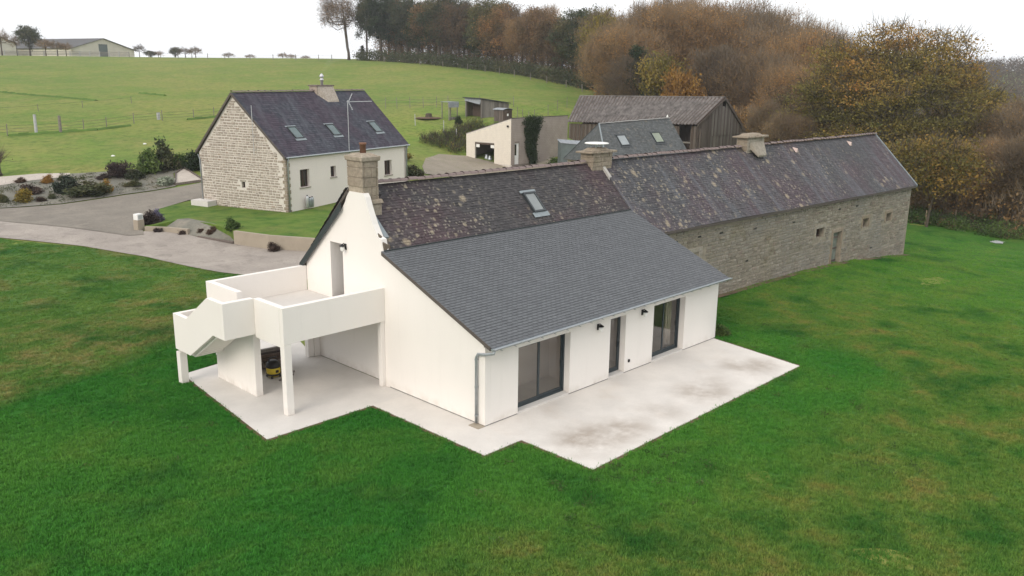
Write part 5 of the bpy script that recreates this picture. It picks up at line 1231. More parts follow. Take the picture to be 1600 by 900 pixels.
# ------------------------------------------------------------------ farm sheds on the skyline
def farm_shed(name, label, c, rot, wd, ln, eave, ridge, door):
    t = thing(name, label, 'farm shed', c, rot)
    GA = [(-wd / 2, -1), (wd / 2, -1), (wd / 2, eave), (0, ridge), (-wd / 2, eave)]
    mb = MB(); wall(mb, GA, [(-1.1 - .9, 2.6 - .9, -1.1, 4.4)] if door else [], (0, 0, 0), (1, 0, 0), (0, 0, 1), (0, 1, 0), .3); mb.box(-wd / 2, -wd / 2 + .3, .301, ln, -1, eave); mb.box(wd / 2 - .3, wd / 2, .301, ln, -1, eave); mb.build('wall', plain('cream cladding', (.58, .545, .47), .8, .12, .3), t)
    mb = MB(); k = (ridge - eave) / (wd / 2)
    roof_slab(mb, (-wd / 2 - .5, ln, eave - .5 * k), (-wd / 2 - .5, -.6, eave - .5 * k), (0, ln, ridge + .1), (0, -.6, ridge + .1), .15); roof_slab(mb, (wd / 2 + .5, -.6, eave - .5 * k), (wd / 2 + .5, ln, eave - .5 * k), (0, -.6, ridge + .1), (0, ln, ridge + .1), .15); mb.build('roof', plain('grey sheet roof', (.10, .10, .10), .8, .15, .3), t)
    if door: mb = MB(); mb.box(-2.0, 1.7, .1, .2, -1, 4.4); mb.build('door', GREENTIN, t)
    return t
x, y, z = col_at(172, 318)
farm_shed('farm_shed', 'long low cream farm shed with grey green door on the skyline', (x, y, 15.0), R(17), 26, 42, 2.8, 6.4, True)
x, y, z = col_at(-22, 300)
farm_shed('farm_shed', 'cream farm shed end cut off by the left edge behind small trees', (x, y, 15.2), R(17), 28, 45, 4.2, 9.0, False)
fence('corral_fence', 'grey wooden rail pen in front of the long farm shed', [col_at(p, d)[:2] for p, d in ((0, 290), (20, 289), (40, 288), (60, 287), (80, 287), (100, 286), (120, 286), (135, 285), (150, 284), (165, 283), (180, 282), (195, 281), (210, 280))], 1.6, .14, GREYPOST, (.5, .9, 1.35), rail=.10)

fence('field_fence', 'wire fence on thin posts across the near meadow left of the cottage', [(2, 96), (8, 95.4), (14.2, 95), (22.4, 94.1), (25.3, 94.6), (29.5, 96.5), (33.5, 97), (37.3, 95.8), (40.2, 95.8), (46, 95)], 1.35, .05, POST, (.4, .75, 1.1))
fence('field_fence', 'single wire fence sloping up the middle of the meadow at left', [(13, 117.5), (19, 117.5), (24.7, 117.5), (31, 118.3), (38.8, 119.8)], 1.0, .04, POST, (.85,))
fence('field_fence', 'wire fence behind the cottage along the slope to the timber shed', [(58, 89), (62.4, 86.3), (63.6, 85.1), (65.4, 84.3), (66.8, 82.9), (68.7, 82.1), (70.5, 81.5), (75, 79.5), (80, 77)], 1.6, .045, POST, (.4, .8, 1.2))
fence('field_fence', 'wire fence between the hutch and the barn roof', [(69, 65.5), (71.2, 66.6), (74.5, 68.6), (77.5, 70.2), (81.8, 71.4), (84.9, 72.3), (88.2, 73.2)], 1.7, .045, POST, (.5, 1.0, 1.5))
fence('garden_fence', 'old posts with a single wire on the grass left of the garage', [(57.7, 73.7), (58.3, 68.6), (56.8, 64.4)], 1.5, .05, GREYPOST, (.9,))
fence('skyline_fence', 'thin post fence along the top of the meadow on the skyline', [col_at(p, d)[:2] for p, d in ((210, 268), (240, 262), (258, 258), (285, 258), (306, 256), (330, 254), (356, 252), (395, 252), (430, 250), (465, 250), (500, 250), (520, 250))], 1.6, .09, POST, (.7, 1.3))
fence('wood_edge_fence', 'post fence at the foot of the autumn wood along the meadow edge', [col_at(p, d)[:2] for p, d in ((600, 246), (655, 232), (690, 224), (728, 216), (755, 210), (777, 205), (800, 200), (825, 194), (850, 188), (880, 182), (905, 176))], 1.5, .09, POST, (.6, 1.2))
fence('paddock_fence', 'pale wooden posts with a loose rail at the edge of the lawn beyond the longhouse', [(74.6, 13.6, 1.4), (62.6, 8.9, 1.3), (67.4, 7.9, 1.35)], 1.3, .05, plain('new post', (.36, .27, .19), .9), (.9,))
for k, (x, y) in enumerate(((17.2, 94.6), (19.7, 94.0))):
    t = thing('gate_post', ('left of the two stout grey gate posts in the meadow', 'right of the two stout grey gate posts in the meadow')[k], 'gate post', (x, y, gz(x, y)), 0, 'meadow gate posts')
    mb = MB(); mb.tube([(0, 0, -.3), (.02, .05, 2.25 - .25 * k)], [.19, .16], 8); mb.build('shaft', GREYPOST if k == 0 else POST, t)
t = thing('marker_post', 'short pale grey post standing alone in the meadow near the gable', 'post', (33.6, 98.4, gz(33.6, 98.4))); mb = MB(); mb.box(-.2, .2, -.15, .15, -.2, .9); mb.build('shaft', GREYPOST, t, bevel=.05)
# small things in the grass
for k, (x, y, s_) in enumerate(((23.3, 78.8, .13), (16.7, 70.7, .13))):
    t = thing('white_stone', ('white stone in the meadow grass, the farther of two near the shrubs', 'white stone in the meadow grass just above the purple shrub')[k], 'stone', (x, y, gz(x, y)))
    bm = bmesh.new(); bmesh.ops.create_icosphere(bm, subdivisions=2, radius=s_)
    for v in bm.verts: v.co = Vector((v.co.x * 1.6, v.co.y, v.co.z * .9)) * (1 + .2 * noise.noise(v.co * 5))
    me = bpy.data.meshes.new('stone_body'); bm.to_mesh(me); bm.free(); me.materials.append(WHITEP); lk(bpy.data.objects.new('stone_body', me)).parent = t
t = thing('plastic_sheet', 'crumpled white plastic sheet on the grass at the far right lawn edge', 'plastic sheet', (59.9, 2.3, gz(59.9, 2.3)))
mb = MB(); rr = random.Random(1); gr = [[(-.5 + 1.0 * i / 6 + rr.uniform(-.06, .06), -.45 + .9 * j / 5 + rr.uniform(-.06, .06), rr.uniform(.04, .12)) for j in range(6)] for i in range(7)]
mb.add([p for r_ in gr for p in r_], [(i * 6 + j, (i + 1) * 6 + j, (i + 1) * 6 + j + 1, i * 6 + j + 1) for i in range(6) for j in range(5)]); mb.build('sheet', STEEL, t)
t = thing('tree_stump', 'dark tree stump on a ring of bare soil in the meadow behind the cottage', 'stump', (61.9, 75.9, gz(61.9, 75.9)))
mb = MB(); mb.lathe([(.7, -.1), (.5, .15), (.42, .55), (.3, .62), (.05, .5)], (0, 0, 0), 9); mb.build('bole', BARK, t)
mb = MB(); mb.lathe([(1.9, -.05), (1.5, .06), (.3, .1)], (0, 0, 0), 16); mb.build('soil_ring', SOIL, t)
# woodsmoke from the cottage chimney
SM = bpy.data.materials.new('smoke'); SM.use_nodes = True; n_ = SM.node_tree; n_.nodes.clear()
vo_ = n_.nodes.new('ShaderNodeVolumeScatter'); vo_.inputs['Color'].default_value = (.9, .93, .97, 1); vo_.inputs['Density'].default_value = .05
ou_ = n_.nodes.new('ShaderNodeOutputMaterial'); n_.links.new(vo_.outputs[0], ou_.inputs['Volume'])
p = Vector(cw(9.75, RY, RZ + 1.45)); mb = MB(); pts = [p + Vector((.25 * k + .12 * k * k * .3, -.1 * k, .42 * k + .02 * math.sin(k))) for k in range(8)]
mb.tube(pts, [.10 + .10 * k for k in range(8)], 10); o = mb.build('chimney_smoke', SM, None, smooth=True, kind='stuff')

# ------------------------------------------------------------------ trees and plants
def np_mesh(name, verts, faces4, faces3, mats, mi4, mi3, tint4=None, tint3=None):
    me = bpy.data.meshes.new(name)
    n4, n3 = len(faces4), len(faces3)
    me.vertices.add(len(verts)); me.vertices.foreach_set('co', np.asarray(verts, np.float32).ravel())
    loops = np.concatenate([np.asarray(faces4, np.int32).ravel(), np.asarray(faces3, np.int32).ravel()]) if n3 or n4 else np.zeros(0, np.int32)
    me.loops.add(len(loops)); me.loops.foreach_set('vertex_index', loops)
    me.polygons.add(n4 + n3)
    st = np.concatenate([np.arange(n4) * 4, n4 * 4 + np.arange(n3) * 3]).astype(np.int32)
    me.polygons.foreach_set('loop_start', st)
    for m in mats: me.materials.append(m)
    me.polygons.foreach_set('material_index', np.concatenate([np.broadcast_to(mi4, n4), np.broadcast_to(mi3, n3)]).astype(np.int32))
    at = me.attributes.new('tint', 'FLOAT', 'FACE')
    at.data.foreach_set('value', np.concatenate([tint4 if tint4 is not None else np.zeros(n4), tint3 if tint3 is not None else np.zeros(n3)]).astype(np.float32))
    me.update(calc_edges=True); me.validate()
    return me
def leaf_cloud(rg, centres, tints, n, rc, size, flat=.75, tw=0, twl=.9, tww=.03, axis=None, up=.55):
    """leaf quads and thin twigs round clump centres"""
    C_ = np.repeat(centres, n, 0); N = len(C_)
    pos = C_ + rg.normal(0, 1, (N, 3)) * rc * np.array([1, 1, flat]) * .62
    a = rg.normal(0, 1, (N, 3)); a /= np.linalg.norm(a, axis=1)[:, None]
    b = np.cross(a, rg.normal(0, 1, (N, 3))); b /= np.linalg.norm(b, axis=1)[:, None]
    s = (size * rg.uniform(.6, 1.3, N))[:, None]
    q = np.stack([pos - a * s - b * s * .15, pos - b * s * .6, pos + a * s + b * s * .1, pos + b * s * .6], 1).reshape(-1, 3)
    f4 = np.arange(N * 4).reshape(N, 4)
    t4 = np.clip(np.repeat(tints, n) + rg.normal(0, .085, N), 0, 1)
    v = [q]; f3 = np.zeros((0, 3), int); t3 = np.zeros(0)
    if tw:
        C2 = np.repeat(centres, tw, 0); M_ = len(C2)
        o = C2 - axis; o /= np.linalg.norm(o, axis=1)[:, None] + 1e-6
        d = o * .8 + rg.normal(0, .55, (M_, 3)) + np.array([0, 0, up]); d /= np.linalg.norm(d, axis=1)[:, None]
        st = C2 + rg.normal(0, 1, (M_, 3)) * rc * .35
        l_ = (twl * rg.uniform(.5, 1.4, M_))[:, None]
        sd = np.cross(d, rg.normal(0, 1, (M_, 3))); sd /= np.linalg.norm(sd, axis=1)[:, None]
        tr = np.stack([st - sd * tww, st + sd * tww, st + d * l_], 1).reshape(-1, 3)
        f3 = N * 4 + np.arange(M_ * 3).reshape(M_, 3); v.append(tr); t3 = np.repeat(tints, tw)
    return np.concatenate(v), f4, f3, t4, t3
def skeleton(rg, H, base, centres, r0, lean=(0, 0), top=.82):
    nodes = [np.array([0., 0., -.4])]; par = [-1]; k = max(4, int(H * top / 1.1))
    wob = np.cumsum(rg.normal(0, .05, (k + 1, 2)) * H / 18, 0)
    for i in range(1, k + 1):
        z = H * top * i / k; nodes.append(np.array([wob[i][0] + lean[0] * z / H, wob[i][1] + lean[1] * z / H, z])); par.append(i - 1)
    order = np.argsort(np.linalg.norm(centres - np.array([0, 0, H * .45]), axis=1))
    for ci in order:
        c = centres[ci]; A = np.array(nodes)
        d = c - A; dist = np.linalg.norm(d, axis=1); pen = dist + np.maximum(0, -d[:, 2]) * 1.2 + np.where(A[:, 2] < base * .75, 6, 0)
        j = int(np.argmin(pen)); a = nodes[j]
        L_ = dist[j]; seg = 1 if L_ < 1.2 else (2 if L_ < 3.5 else 3); pj = j
        for s_ in range(1, seg + 1):
            t = s_ / seg; p = a + (c - a) * t + (rg.normal(0, .07, 3) * L_ if s_ < seg else 0) + np.array([0, 0, -.12 * L_ * math.sin(math.pi * t)])
            nodes.append(p); par.append(pj); pj = len(nodes) - 1
    cnt = np.zeros(len(nodes))
    for i in range(len(nodes) - 1, 0, -1):
        cnt[i] += 1; cnt[par[i]] += cnt[i]
    rad = .018 + (r0 - .018) * (np.maximum(cnt, 1) / cnt[0]) ** .58
    zz = np.array(nodes)[:, 2]; rad[:k + 1] = np.maximum(rad[:k + 1], r0 * (1 - .75 * zz[:k + 1] / (H * top)) * .8)
    rad[0] = r0 * 1.5; rad[1] = r0
    vs, f4 = [], []; n_ = 0
    for i in range(1, len(nodes)):
        a, b = nodes[par[i]], nodes[i]; d = b - a; l_ = np.linalg.norm(d)
        if l_ < 1e-4: continue
        d = d / l_; s1 = np.cross(d, [0.3, .9, .1] if abs(d[2]) > .9 else [0, 0, 1]); s1 /= np.linalg.norm(s1); s2 = np.cross(d, s1)
        ra, rb = (rad[par[i]] if par[i] <= k and i <= k else rad[i] * 1.12), rad[i]; ns = 7 if ra > .15 else (5 if ra > .06 else 3)
        g = np.arange(ns) * 2 * math.pi / ns; cs = np.cos(g)[:, None] * s1 + np.sin(g)[:, None] * s2
        vs += [a + cs * ra, b + cs * rb]
        for q in range(ns): f4.append((n_ + q, n_ + (q + 1) % ns, n_ + ns + (q + 1) % ns, n_ + ns + q))
        n_ += 2 * ns
    return np.concatenate(vs), np.array(f4)
def crown_points(rg, n, H, base, R_, top_round=1., shell=.5, squash=.35, off=(0, 0)):
    o = []; sd = Vector(rg.uniform(0, 50, 3))
    while len(o) < n:
        d = rg.normal(0, 1, 3); d /= np.linalg.norm(d)
        if d[2] < -squash and rg.random() < .75: continue
        lump = .80 + .42 * noise.noise(Vector(d * 2.1) + sd)
        rr_ = (shell + (1 - shell) * rg.random() ** .6) * lump
        hz = (H - base) / 2 * .96
        p = np.array([d[0] * R_ * rr_ + off[0], d[1] * R_ * rr_ + off[1], base + hz + d[2] * hz * rr_ * top_round])
        if all(np.linalg.norm(p - q) > R_ * .13 for q in o[-40:]): o.append(p)
        elif rg.random() < .1: o.append(p)
    return np.array(o)
LEAF = {
 'bare': (m_leaf('beech twig leaves', [(0., (.150, .110, .066)), (.35, (.225, .148, .074)), (.65, (.310, .178, .072)), (1., (.375, .240, .092))], .33), m_leaf('beech twigs', [(0., (.130, .098, .066)), (1., (.215, .168, .114))], .25, .0)),
 'russet': (m_leaf('russet leaves', [(0., (.105, .092, .052)), (.4, (.165, .115, .060)), (.7, (.235, .138, .066)), (1., (.31, .19, .085))], .3), m_leaf('russet twigs', [(0., (.06, .048, .04)), (1., (.10, .08, .065))], .2, .0)),
 'green': (m_leaf('late green leaves', [(0., (.055, .070, .038)), (.5, (.085, .102, .050)), (1., (.150, .130, .062))], .3), m_leaf('dark twigs', [(0., (.04, .036, .03)), (1., (.07, .06, .05))], .2, .0)),
 'ivy': (m_leaf('ivy leaves', [(0., (.022, .036, .018)), (.6, (.040, .064, .028)), (1., (.065, .092, .038))], .25), m_leaf('ivy twigs', [(0., (.04, .034, .028)), (1., (.06, .05, .04))], .2, .0)),
 'oak': (m_leaf('oak leaves', [(0., (.125, .122, .038)), (.35, (.220, .185, .052)), (.6, (.315, .215, .060)), (.82, (.39, .215, .060)), (1., (.41, .180, .055))], .1), m_leaf('oak twigs', [(0., (.060, .050, .036)), (1., (.10, .086, .06))], .1, .0)),
 'orange': (m_leaf('orange leaves', [(0., (.20, .105, .028)), (.6, (.33, .175, .042)), (1., (.42, .25, .065))], .15), m_leaf('orange twigs', [(0., (.07, .05, .035)), (1., (.12, .09, .06))], .1, .0)),
 'yellow': (m_leaf('yellow green leaves', [(0., (.12, .105, .025)), (.5, (.22, .185, .04)), (1., (.36, .25, .06))], .2), m_leaf('yellow twigs', [(0., (.07, .055, .04)), (1., (.12, .1, .07))], .1, .0)),
}
PROTO = {}
def make_tree(kind, seed, H, R_, base, ncl, nleaf, lsize, tw, r0, pal, bark=BARK, shell=.45, lean=(0, 0), twl=1.0, tww=.03, rc=None, flat=.75, name_t='trunk', name_c='crown', off=(0, 0), up=.55, topc=.82, lowdrop=.35, zt=0):
    rg = np.random.default_rng(seed)
    c = crown_points(rg, ncl, H, base, R_, shell=shell, squash=lowdrop, off=off)
    tv, tf = skeleton(rg, H, base, c, r0, lean, topc)
    tm = np_mesh(name_t, tv, tf, np.zeros((0, 3), int), [bark], 0, 0)
    sd = Vector(rg.uniform(0, 90, 3))
    tint = np.array([.5 + .75 * noise.noise(Vector(p) * (1.1 / max(2.5, R_)) * 2 + sd) for p in c]) + rg.normal(0, .12, len(c))
    if zt: tint = tint * .75 - .12 + zt * np.clip((c[:, 2] / H - .45) * 1.6, 0, 1) + .25 * np.clip(.35 - c[:, 2] / H, 0, 1) / .35
    v, f4, f3, t4, t3 = leaf_cloud(rg, c, np.clip(tint, 0, 1), nleaf, rc or R_ * .23, lsize, flat, tw, twl, tww, np.array([0, 0, base + (H - base) * .3]), up)
    cm = np_mesh(name_c, v, f4, f3, list(LEAF[pal]), 0, 1, t4, t3)
    PROTO[kind] = (tm, cm, H)
TREE_N = 0
def tree(kind, x, y, z, H, rot, label, group=None, name='tree', cat='tree', sx=1.):
    tm, cm, H0 = PROTO[kind]; s_ = H / H0
    t = thing(name, label, cat, (x, y, z - .1), rot, group); t.scale = (s_ * sx, s_ * sx, s_)
    o = lk(bpy.data.objects.new(tm.name.split('.')[0], tm)); o.parent = t
    o = lk(bpy.data.objects.new(cm.name.split('.')[0], cm)); o.parent = t
    return t
for k in range(4): make_tree('bare%d' % k, 100 + k, 18, (7.2, 6.2, 7.8, 5.6)[k], (2.4, 3, 2.2, 3)[k], 240, 84, .10, 40, .38, 'bare', shell=.30, twl=1.5, tww=.030, up=.75, lowdrop=.6)
for k in range(4): make_tree('russet%d' % k, 200 + k, 18, (4.6, 5.2, 4.0, 5.4)[k], (1.6, 2.2, 1.4, 1.8)[k], 190, 62, .17, 16, .30, 'russet', shell=.35, twl=1.0, lowdrop=.6)
for k in range(3): make_tree('green%d' % k, 300 + k, 18, (4.6, 5.0, 4.0)[k], (1.6, 1.2, 3.0)[k], 180, 70, .18, 10, .32, 'green', shell=.35, lowdrop=.6)
for k in range(2): make_tree('ivy%d' % k, 400 + k, 16, (2.6, 3.4)[k], (2.0, 2.5)[k], 90, 80, .17, 6, .30, 'ivy', shell=.25, lowdrop=.8)
make_tree('lone', 500, 20, 7.6, 7.0, 240, 26, .13, 24, .40, 'russet', shell=.35, twl=1.1, lean=(-2.0, 0), tww=.026, lowdrop=.6, off=(-2.6, 0))
make_tree('oak', 600, 20.5, 11.4, 1.0, 560, 112, .112, 20, .95, 'oak', bark=BARKG, shell=.55, twl=1.2, rc=1.35, flat=.38, lowdrop=.6, zt=.5)
make_tree('orange', 610, 7, 4.0, 1.5, 90, 60, .16, 8, .2, 'orange', shell=.4, flat=.55)
make_tree('yellow', 620, 10, 4.2, 2.0, 80, 60, .17, 10, .22, 'yellow', shell=.4)
LEAF['golden'] = (m_leaf('golden leaves', [(0., (.10, .10, .035)), (.5, (.18, .14, .042)), (1., (.31, .19, .055))], .12), LEAF['oak'][1])
make_tree('small', 630, 8, 4.0, 2.0, 110, 60, .12, 10, .09, 'golden', shell=.4, lean=(1.2, 0))
make_tree('thinbare', 640, 7, 2.6, 1.6, 45, 10, .12, 22, .14, 'bare', shell=.3, twl=1.1, tww=.022)
make_tree('farmgreen', 650, 9, 3.6, 2.2, 70, 60, .22, 8, .2, 'green', shell=.35)
rr = random.Random(77)
def put(kind, px, D, H, label, group=None, sx=1., name='tree', rot=None):
    x, y, z = col_at(px, D); return tree(kind, x, y, z, H, rr.uniform(0, 6.28) if rot is None else rot, label, group, name, sx=sx)
put('lone', 546, 262, 20.3, 'lone tall tree with bare leaning trunk and see-through round crown left of the wood', rot=R(-45))
put('ivy0', 567, 268, 5.2, 'small dark tree between the lone tree and the wood edge', sx=1.1)
put('green2', 574, 262, 22, 'slim dark green tree next to the lone tree, sky showing round its trunk', sx=.72)
put('ivy1', 596, 258, 23, 'tall dark ivy covered tree near the left end of the wood on the skyline', sx=1.0)
GW = 'trees of the autumn wood along the top of the meadow'
LB = {'russet': 'russet autumn tree in the wood along the top of the meadow', 'green': 'dark green tree among the russet trees along the top of the meadow', 'bare': 'brown twiggy tree in the wood along the top of the meadow', 'ivy': 'dark ivy covered trunk among the trees along the top of the meadow'}
row = [(618, 262, 'russet0', 20), (636, 256, 'green1', 20.5), (652, 250, 'ivy1', 17), (668, 250, 'russet1', 20), (686, 244, 'green0', 20.5), (704, 240, 'russet3', 18), (722, 236, 'russet2', 18), (738, 232, 'ivy1', 14), (757, 228, 'green1', 19.5), (776, 222, 'russet1', 18), (795, 220, 'russet0', 16.5), (812, 214, 'bare1', 15), (832, 208, 'russet3', 16.5), (852, 204, 'russet1', 16.5), (872, 198, 'russet2', 15.5), (890, 194, 'green0', 16.5), (905, 188, 'ivy1', 16.5), (920, 184, 'green2', 16.5),
       (628, 280, 'green0', 21), (660, 276, 'russet2', 21.5), (694, 268, 'bare0', 21), (716, 264, 'green2', 20), (745, 256, 'russet1', 20), (768, 252, 'green1', 21), (788, 246, 'russet3', 19), (820, 240, 'russet0', 17.5), (843, 234, 'bare1', 18.5), (865, 228, 'green0', 17), (895, 222, 'russet1', 18), (915, 212, 'green1', 18), (608, 276, 'green1', 22),
       (640, 300, 'russet1', 21), (680, 296, 'russet0', 22), (730, 286, 'bare0', 21), (780, 276, 'russet2', 20), (825, 262, 'bare1', 18), (870, 250, 'russet0', 18)]
FRONT, MID, BACK, BROWN, YOUNG, VALLEY, SKYT, SCRUBT = [], [], [], [], [], [], [], []
for i_, (px, D, k, H) in enumerate(row):
    t_ = put(k, px, D, H * rr.uniform(.96, 1.05), LB[k[:-1]], GW + ' (%s)' % {'russet': 'russet', 'green': 'green', 'bare': 'twiggy', 'ivy': 'ivy covered'}[k[:-1]], sx=rr.uniform(.95, 1.2))
    (FRONT if i_ < 18 else MID if i_ < 31 else BACK).append((px, k[:-1], t_))
GF = 'big twiggy trees of the brown wood behind the barn'
LF = 'big brown twiggy tree in the dense wood behind the barn'
for px, D, k, H in [(944, 152, 0, 15.5), (968, 147, 2, 17), (1000, 160, 0, 19.5), (1035, 158, 1, 20), (1070, 165, 2, 22), (1105, 162, 0, 22), (1140, 168, 2, 23), (1175, 160, 0, 21.5), (1205, 150, 2, 20.5), (1238, 142, 0, 19), (1268, 150, 1, 20.5), (1300, 160, 2, 20.5), (940, 178, 1, 17.5), (1020, 185, 0, 22), (1090, 190, 2, 25), (1160, 195, 0, 26), (1225, 185, 2, 24), (1285, 190, 0, 24), (1330, 170, 2, 21), (1160, 134, 2, 15.5), (1195, 130, 0, 14.5), (1110, 138, 1, 15), (1235, 122, 2, 15), (985, 140, 2, 12.5), (1052, 215, 0, 25), (1130, 220, 2, 27), (1200, 222, 0, 26), (1260, 225, 2, 25)]:
    BROWN.append((px, put('bare%d' % k, px, D, H * rr.uniform(.95, 1.04), LF, GF, sx=rr.uniform(.9, 1.15))))
for px, D, k, H, lb in [(988, 138, 'ivy0', 14, 'left of two dark ivy clad trunks in the brown wood left of the yellow tree'), (1008, 136, 'ivy0', 12.5, 'right of two dark ivy clad trunks in the brown wood, next to the yellow tree')]: put(k, px, D, H, lb, 'ivy clad trunks in the brown wood', sx=.8)
put('yellow', 1028, 130, 13.2, 'yellow green tree at the wood edge just above the barn roof', sx=.72)
put('orange', 1060, 124, 11.2, 'bright orange small tree above the barn ridge at the wood edge', sx=.50)
put('yellow', 930, 172, 17.5, 'yellowish green tree where the meadow meets the tall brown wood', sx=.55)
for px, D, k, H in [(1218, 112, 'russet1', 11), (1250, 108, 'russet3', 9.5), (1232, 100, 'bare1', 8.0), (1262, 118, 'russet0', 13.5), (1200, 108, 'bare3', 8.5)]:
    YOUNG.append((px, put(k, px, D, H, 'reddish', 'young reddish trees left of the oak', sx=1.25)))
put('oak', 1388, 98, 21.0, 'great spreading oak with olive and orange leaves towering behind the right end of the longhouse', name='oak_tree', rot=R(20), sx=1.1)
put('small', 1464, 73, 8.8, 'small golden tree with leaning trunk just right of the longhouse end', rot=R(-40), sx=1.0)
put('small', 1428, 80, 6.5, 'small olive tree half hidden by the right corner of the longhouse', sx=1.0, rot=2.)
for px, D, k, H, s_ in [(1560, 92, 3, 10.5, 1.2), (1515, 100, 2, 13.5, 1.1), (1600, 88, 2, 13.5, 1.15), (1540, 115, 0, 15, 1.2), (1590, 122, 1, 17, 1.2), (1490, 125, 3, 15, 1.1), (1530, 150, 2, 17, 1.1), (1575, 160, 0, 18, 1.1), (1625, 140, 2, 19, 1.1), (1640, 100, 0, 15, 1.1), (1470, 150, 1, 16, 1.1), (1555, 190, 0, 19, 1.1), (1605, 200, 2, 20, 1.1), (1510, 190, 2, 18, 1.1), (1500, 82, 3, 8, 1.2), (1620, 76, 3, 9.5, 1.2), (1580, 80, 1, 9.0, 1.2), (1545, 84, 3, 8.5, 1.2)]:
    VALLEY.append((px, put('bare%d' % k, px, D, H, 'bare', 'bare trees in the valley at right', sx=s_)))
put('thinbare', 16, 283, 8.2, 'thin leafed small tree in front of the cut off farm shed at far left', sx=1.25)
put('thinbare', 39, 283, 7.0, 'spindly reddish bare tree left of the dark evergreen on the skyline', sx=.7)
put('farmgreen', 59, 283, 9.6, 'round dark evergreen standing in front of the long farm shed', sx=1.05)
for px, H in ((83, 5.6), (101, 5.0), (114, 4.4)): SCRUBT.append((px, put('thinbare', px, 281, H, 'scrubby', 'scrubby trees in front of the farm shed', sx=1.5)))
for px, D, H, s_ in [(226, 390, 6.5, 1.2), (243, 410, 4.0, 2.), (255, 410, 4.0, 2.), (281, 420, 6.0, 1.3), (296, 420, 6., 1.8), (312, 420, 6.5, 1.6), (362, 430, 4.0, 2.2), (395, 440, 3.4, 2.4), (445, 440, 4.5, 1.8), (458, 440, 3.8, 2.), (480, 440, 3.2, 2.4)]:
    SKYT.append((px, put('farmgreen' if px in (281, 243) else 'thinbare', px, D, H, 'tiny', 'tiny skyline trees', sx=s_)))

# what tells the look-alike trees apart is their place in the row
ORD = 'first second third fourth fifth sixth seventh eighth ninth tenth eleventh twelfth thirteenth fourteenth fifteenth sixteenth seventeenth eighteenth nineteenth twentieth'.split()
def number(lst, fmt):
    for k, (px, t) in enumerate(sorted(lst, key=lambda q: q[0])): t['label'] = fmt % ORD[k]
for rw, nm in ((FRONT, 'front'), (MID, 'middle'), (BACK, 'back')):
    for kd, wd in (('russet', 'russet'), ('green', 'dark green'), ('bare', 'twiggy brown'), ('ivy', 'ivy clad')): number([(p, t) for p, k, t in rw if k == kd], '%s tree, %%s such from the left in the hilltop wood, %s row' % (wd, nm))
for a, b, nm in ((0, 12, 'far rank on the skyline'), (12, 19, 'second rank'), (19, 24, 'low front rank'), (24, 99, 'rearmost rank')): number(BROWN[a:b], 'big twiggy tree, %%s from left, %s, wood behind barn' % nm)
number(SKYT, 'tiny hazy skyline tree, %s from the left between farm shed and lone tree')
number(SCRUBT, 'brownish scrubby tree, %s from the left before the long farm shed roof')
number(YOUNG, 'reddish young tree, %s from the left between barn gable and great oak')
number(VALLEY, 'bare brown valley tree, %s from the left beyond the lawn at far right')

LEAF['bright'] = (m_leaf('fresh green leaves', [(0., (.045, .09, .022)), (1., (.16, .22, .06))], .15), LEAF['green'][1])
# undergrowth: masses nobody could count
def mass(name, label, cat, spots, pal, n, rc, size, tw=0, flat=.7, seed=1, twl=.8, tww=.03, top=True):
    rg = np.random.default_rng(seed); c = np.array(spots); sd = Vector(rg.uniform(0, 50, 3))
    ti = np.clip(np.array([.5 + .7 * noise.noise(Vector(p) * .25 + sd) for p in c]) + rg.normal(0, .1, len(c)), 0, 1)
    v, f4, f3, t4, t3 = leaf_cloud(rg, c, ti, n, rc, size, flat, tw, twl, tww, c.repeat(tw, 0) - np.array([0, 0, .6]) if tw else None, .6)
    o = lk(bpy.data.objects.new(name, np_mesh(name, v, f4, f3, list(LEAF[pal]), 0, 1, t4, t3)))
    o['kind'] = 'stuff'; tag(o, label, cat); return o
rg = np.random.default_rng(5)
def band(cols, depth, n, h0, h1, jit=6):
    o = []
    for _ in range(n):
        t = rg.random(); px = np.interp(t, np.linspace(0, 1, len(cols)), cols); D = np.interp(t, np.linspace(0, 1, len(depth)), depth) + rg.uniform(0, jit)
        x, y, z = col_at(px, D); o.append((x, y, z + rg.uniform(h0, h1)))
    return o
mass('hedge_bank', 'dark scrub along the foot of the wood at the top of the meadow', 'scrub', band((560, 640, 720, 800, 860, 915), (258, 240, 222, 206, 192, 180), 600, .2, 2.4), 'green', 30, 1.3, .22, 8)
mass('undergrowth', 'brown undergrowth filling the floor of the wood on the hill', 'undergrowth', band((590, 700, 800, 920), (264, 246, 224, 192), 1500, .3, 9.5, 40), 'russet', 28, 1.6, .22, 14)
mass('undergrowth', 'brown brushwood filling the wood behind the barn', 'undergrowth', band((925, 1000, 1100, 1200, 1330), (150, 138, 130, 112, 105), 950, .2, 5.5, 60), 'bare', 26, 1.3, .17, 26, twl=1.1)
mass('undergrowth', 'dark brushwood in the valley at the right', 'undergrowth', band((1400, 1470, 1540, 1680), (84, 80, 76, 66), 750, .1, 3.2, 60), 'bare', 24, 1.2, .16, 30, twl=1.1)
mass('undergrowth', 'olive brown thicket under the great oak', 'undergrowth', band((1255, 1330, 1400, 1480), (88, 90, 92, 88), 320, .2, 4.5, 22), 'oak', 34, 1.2, .16, 14)
sc = []
for _ in range(520):
    t = rg.random(); x = np.interp(t, (0, .3, .6, 1), (62.5, 62.2, 61.8, 61.0)) + rg.uniform(0, 9); y = np.interp(t, (0, .3, .6, 1), (13, 8, 3, -8)) + rg.uniform(-1, 1); sc.append((x, y, gz(x, y) + rg.uniform(.05, .65)))
mass('bramble_scrub', 'green and brown bramble scrub along the far right edge of the lawn', 'scrub', sc[:420], 'bright', 40, .55, .10, 8, twl=.5, tww=.015)
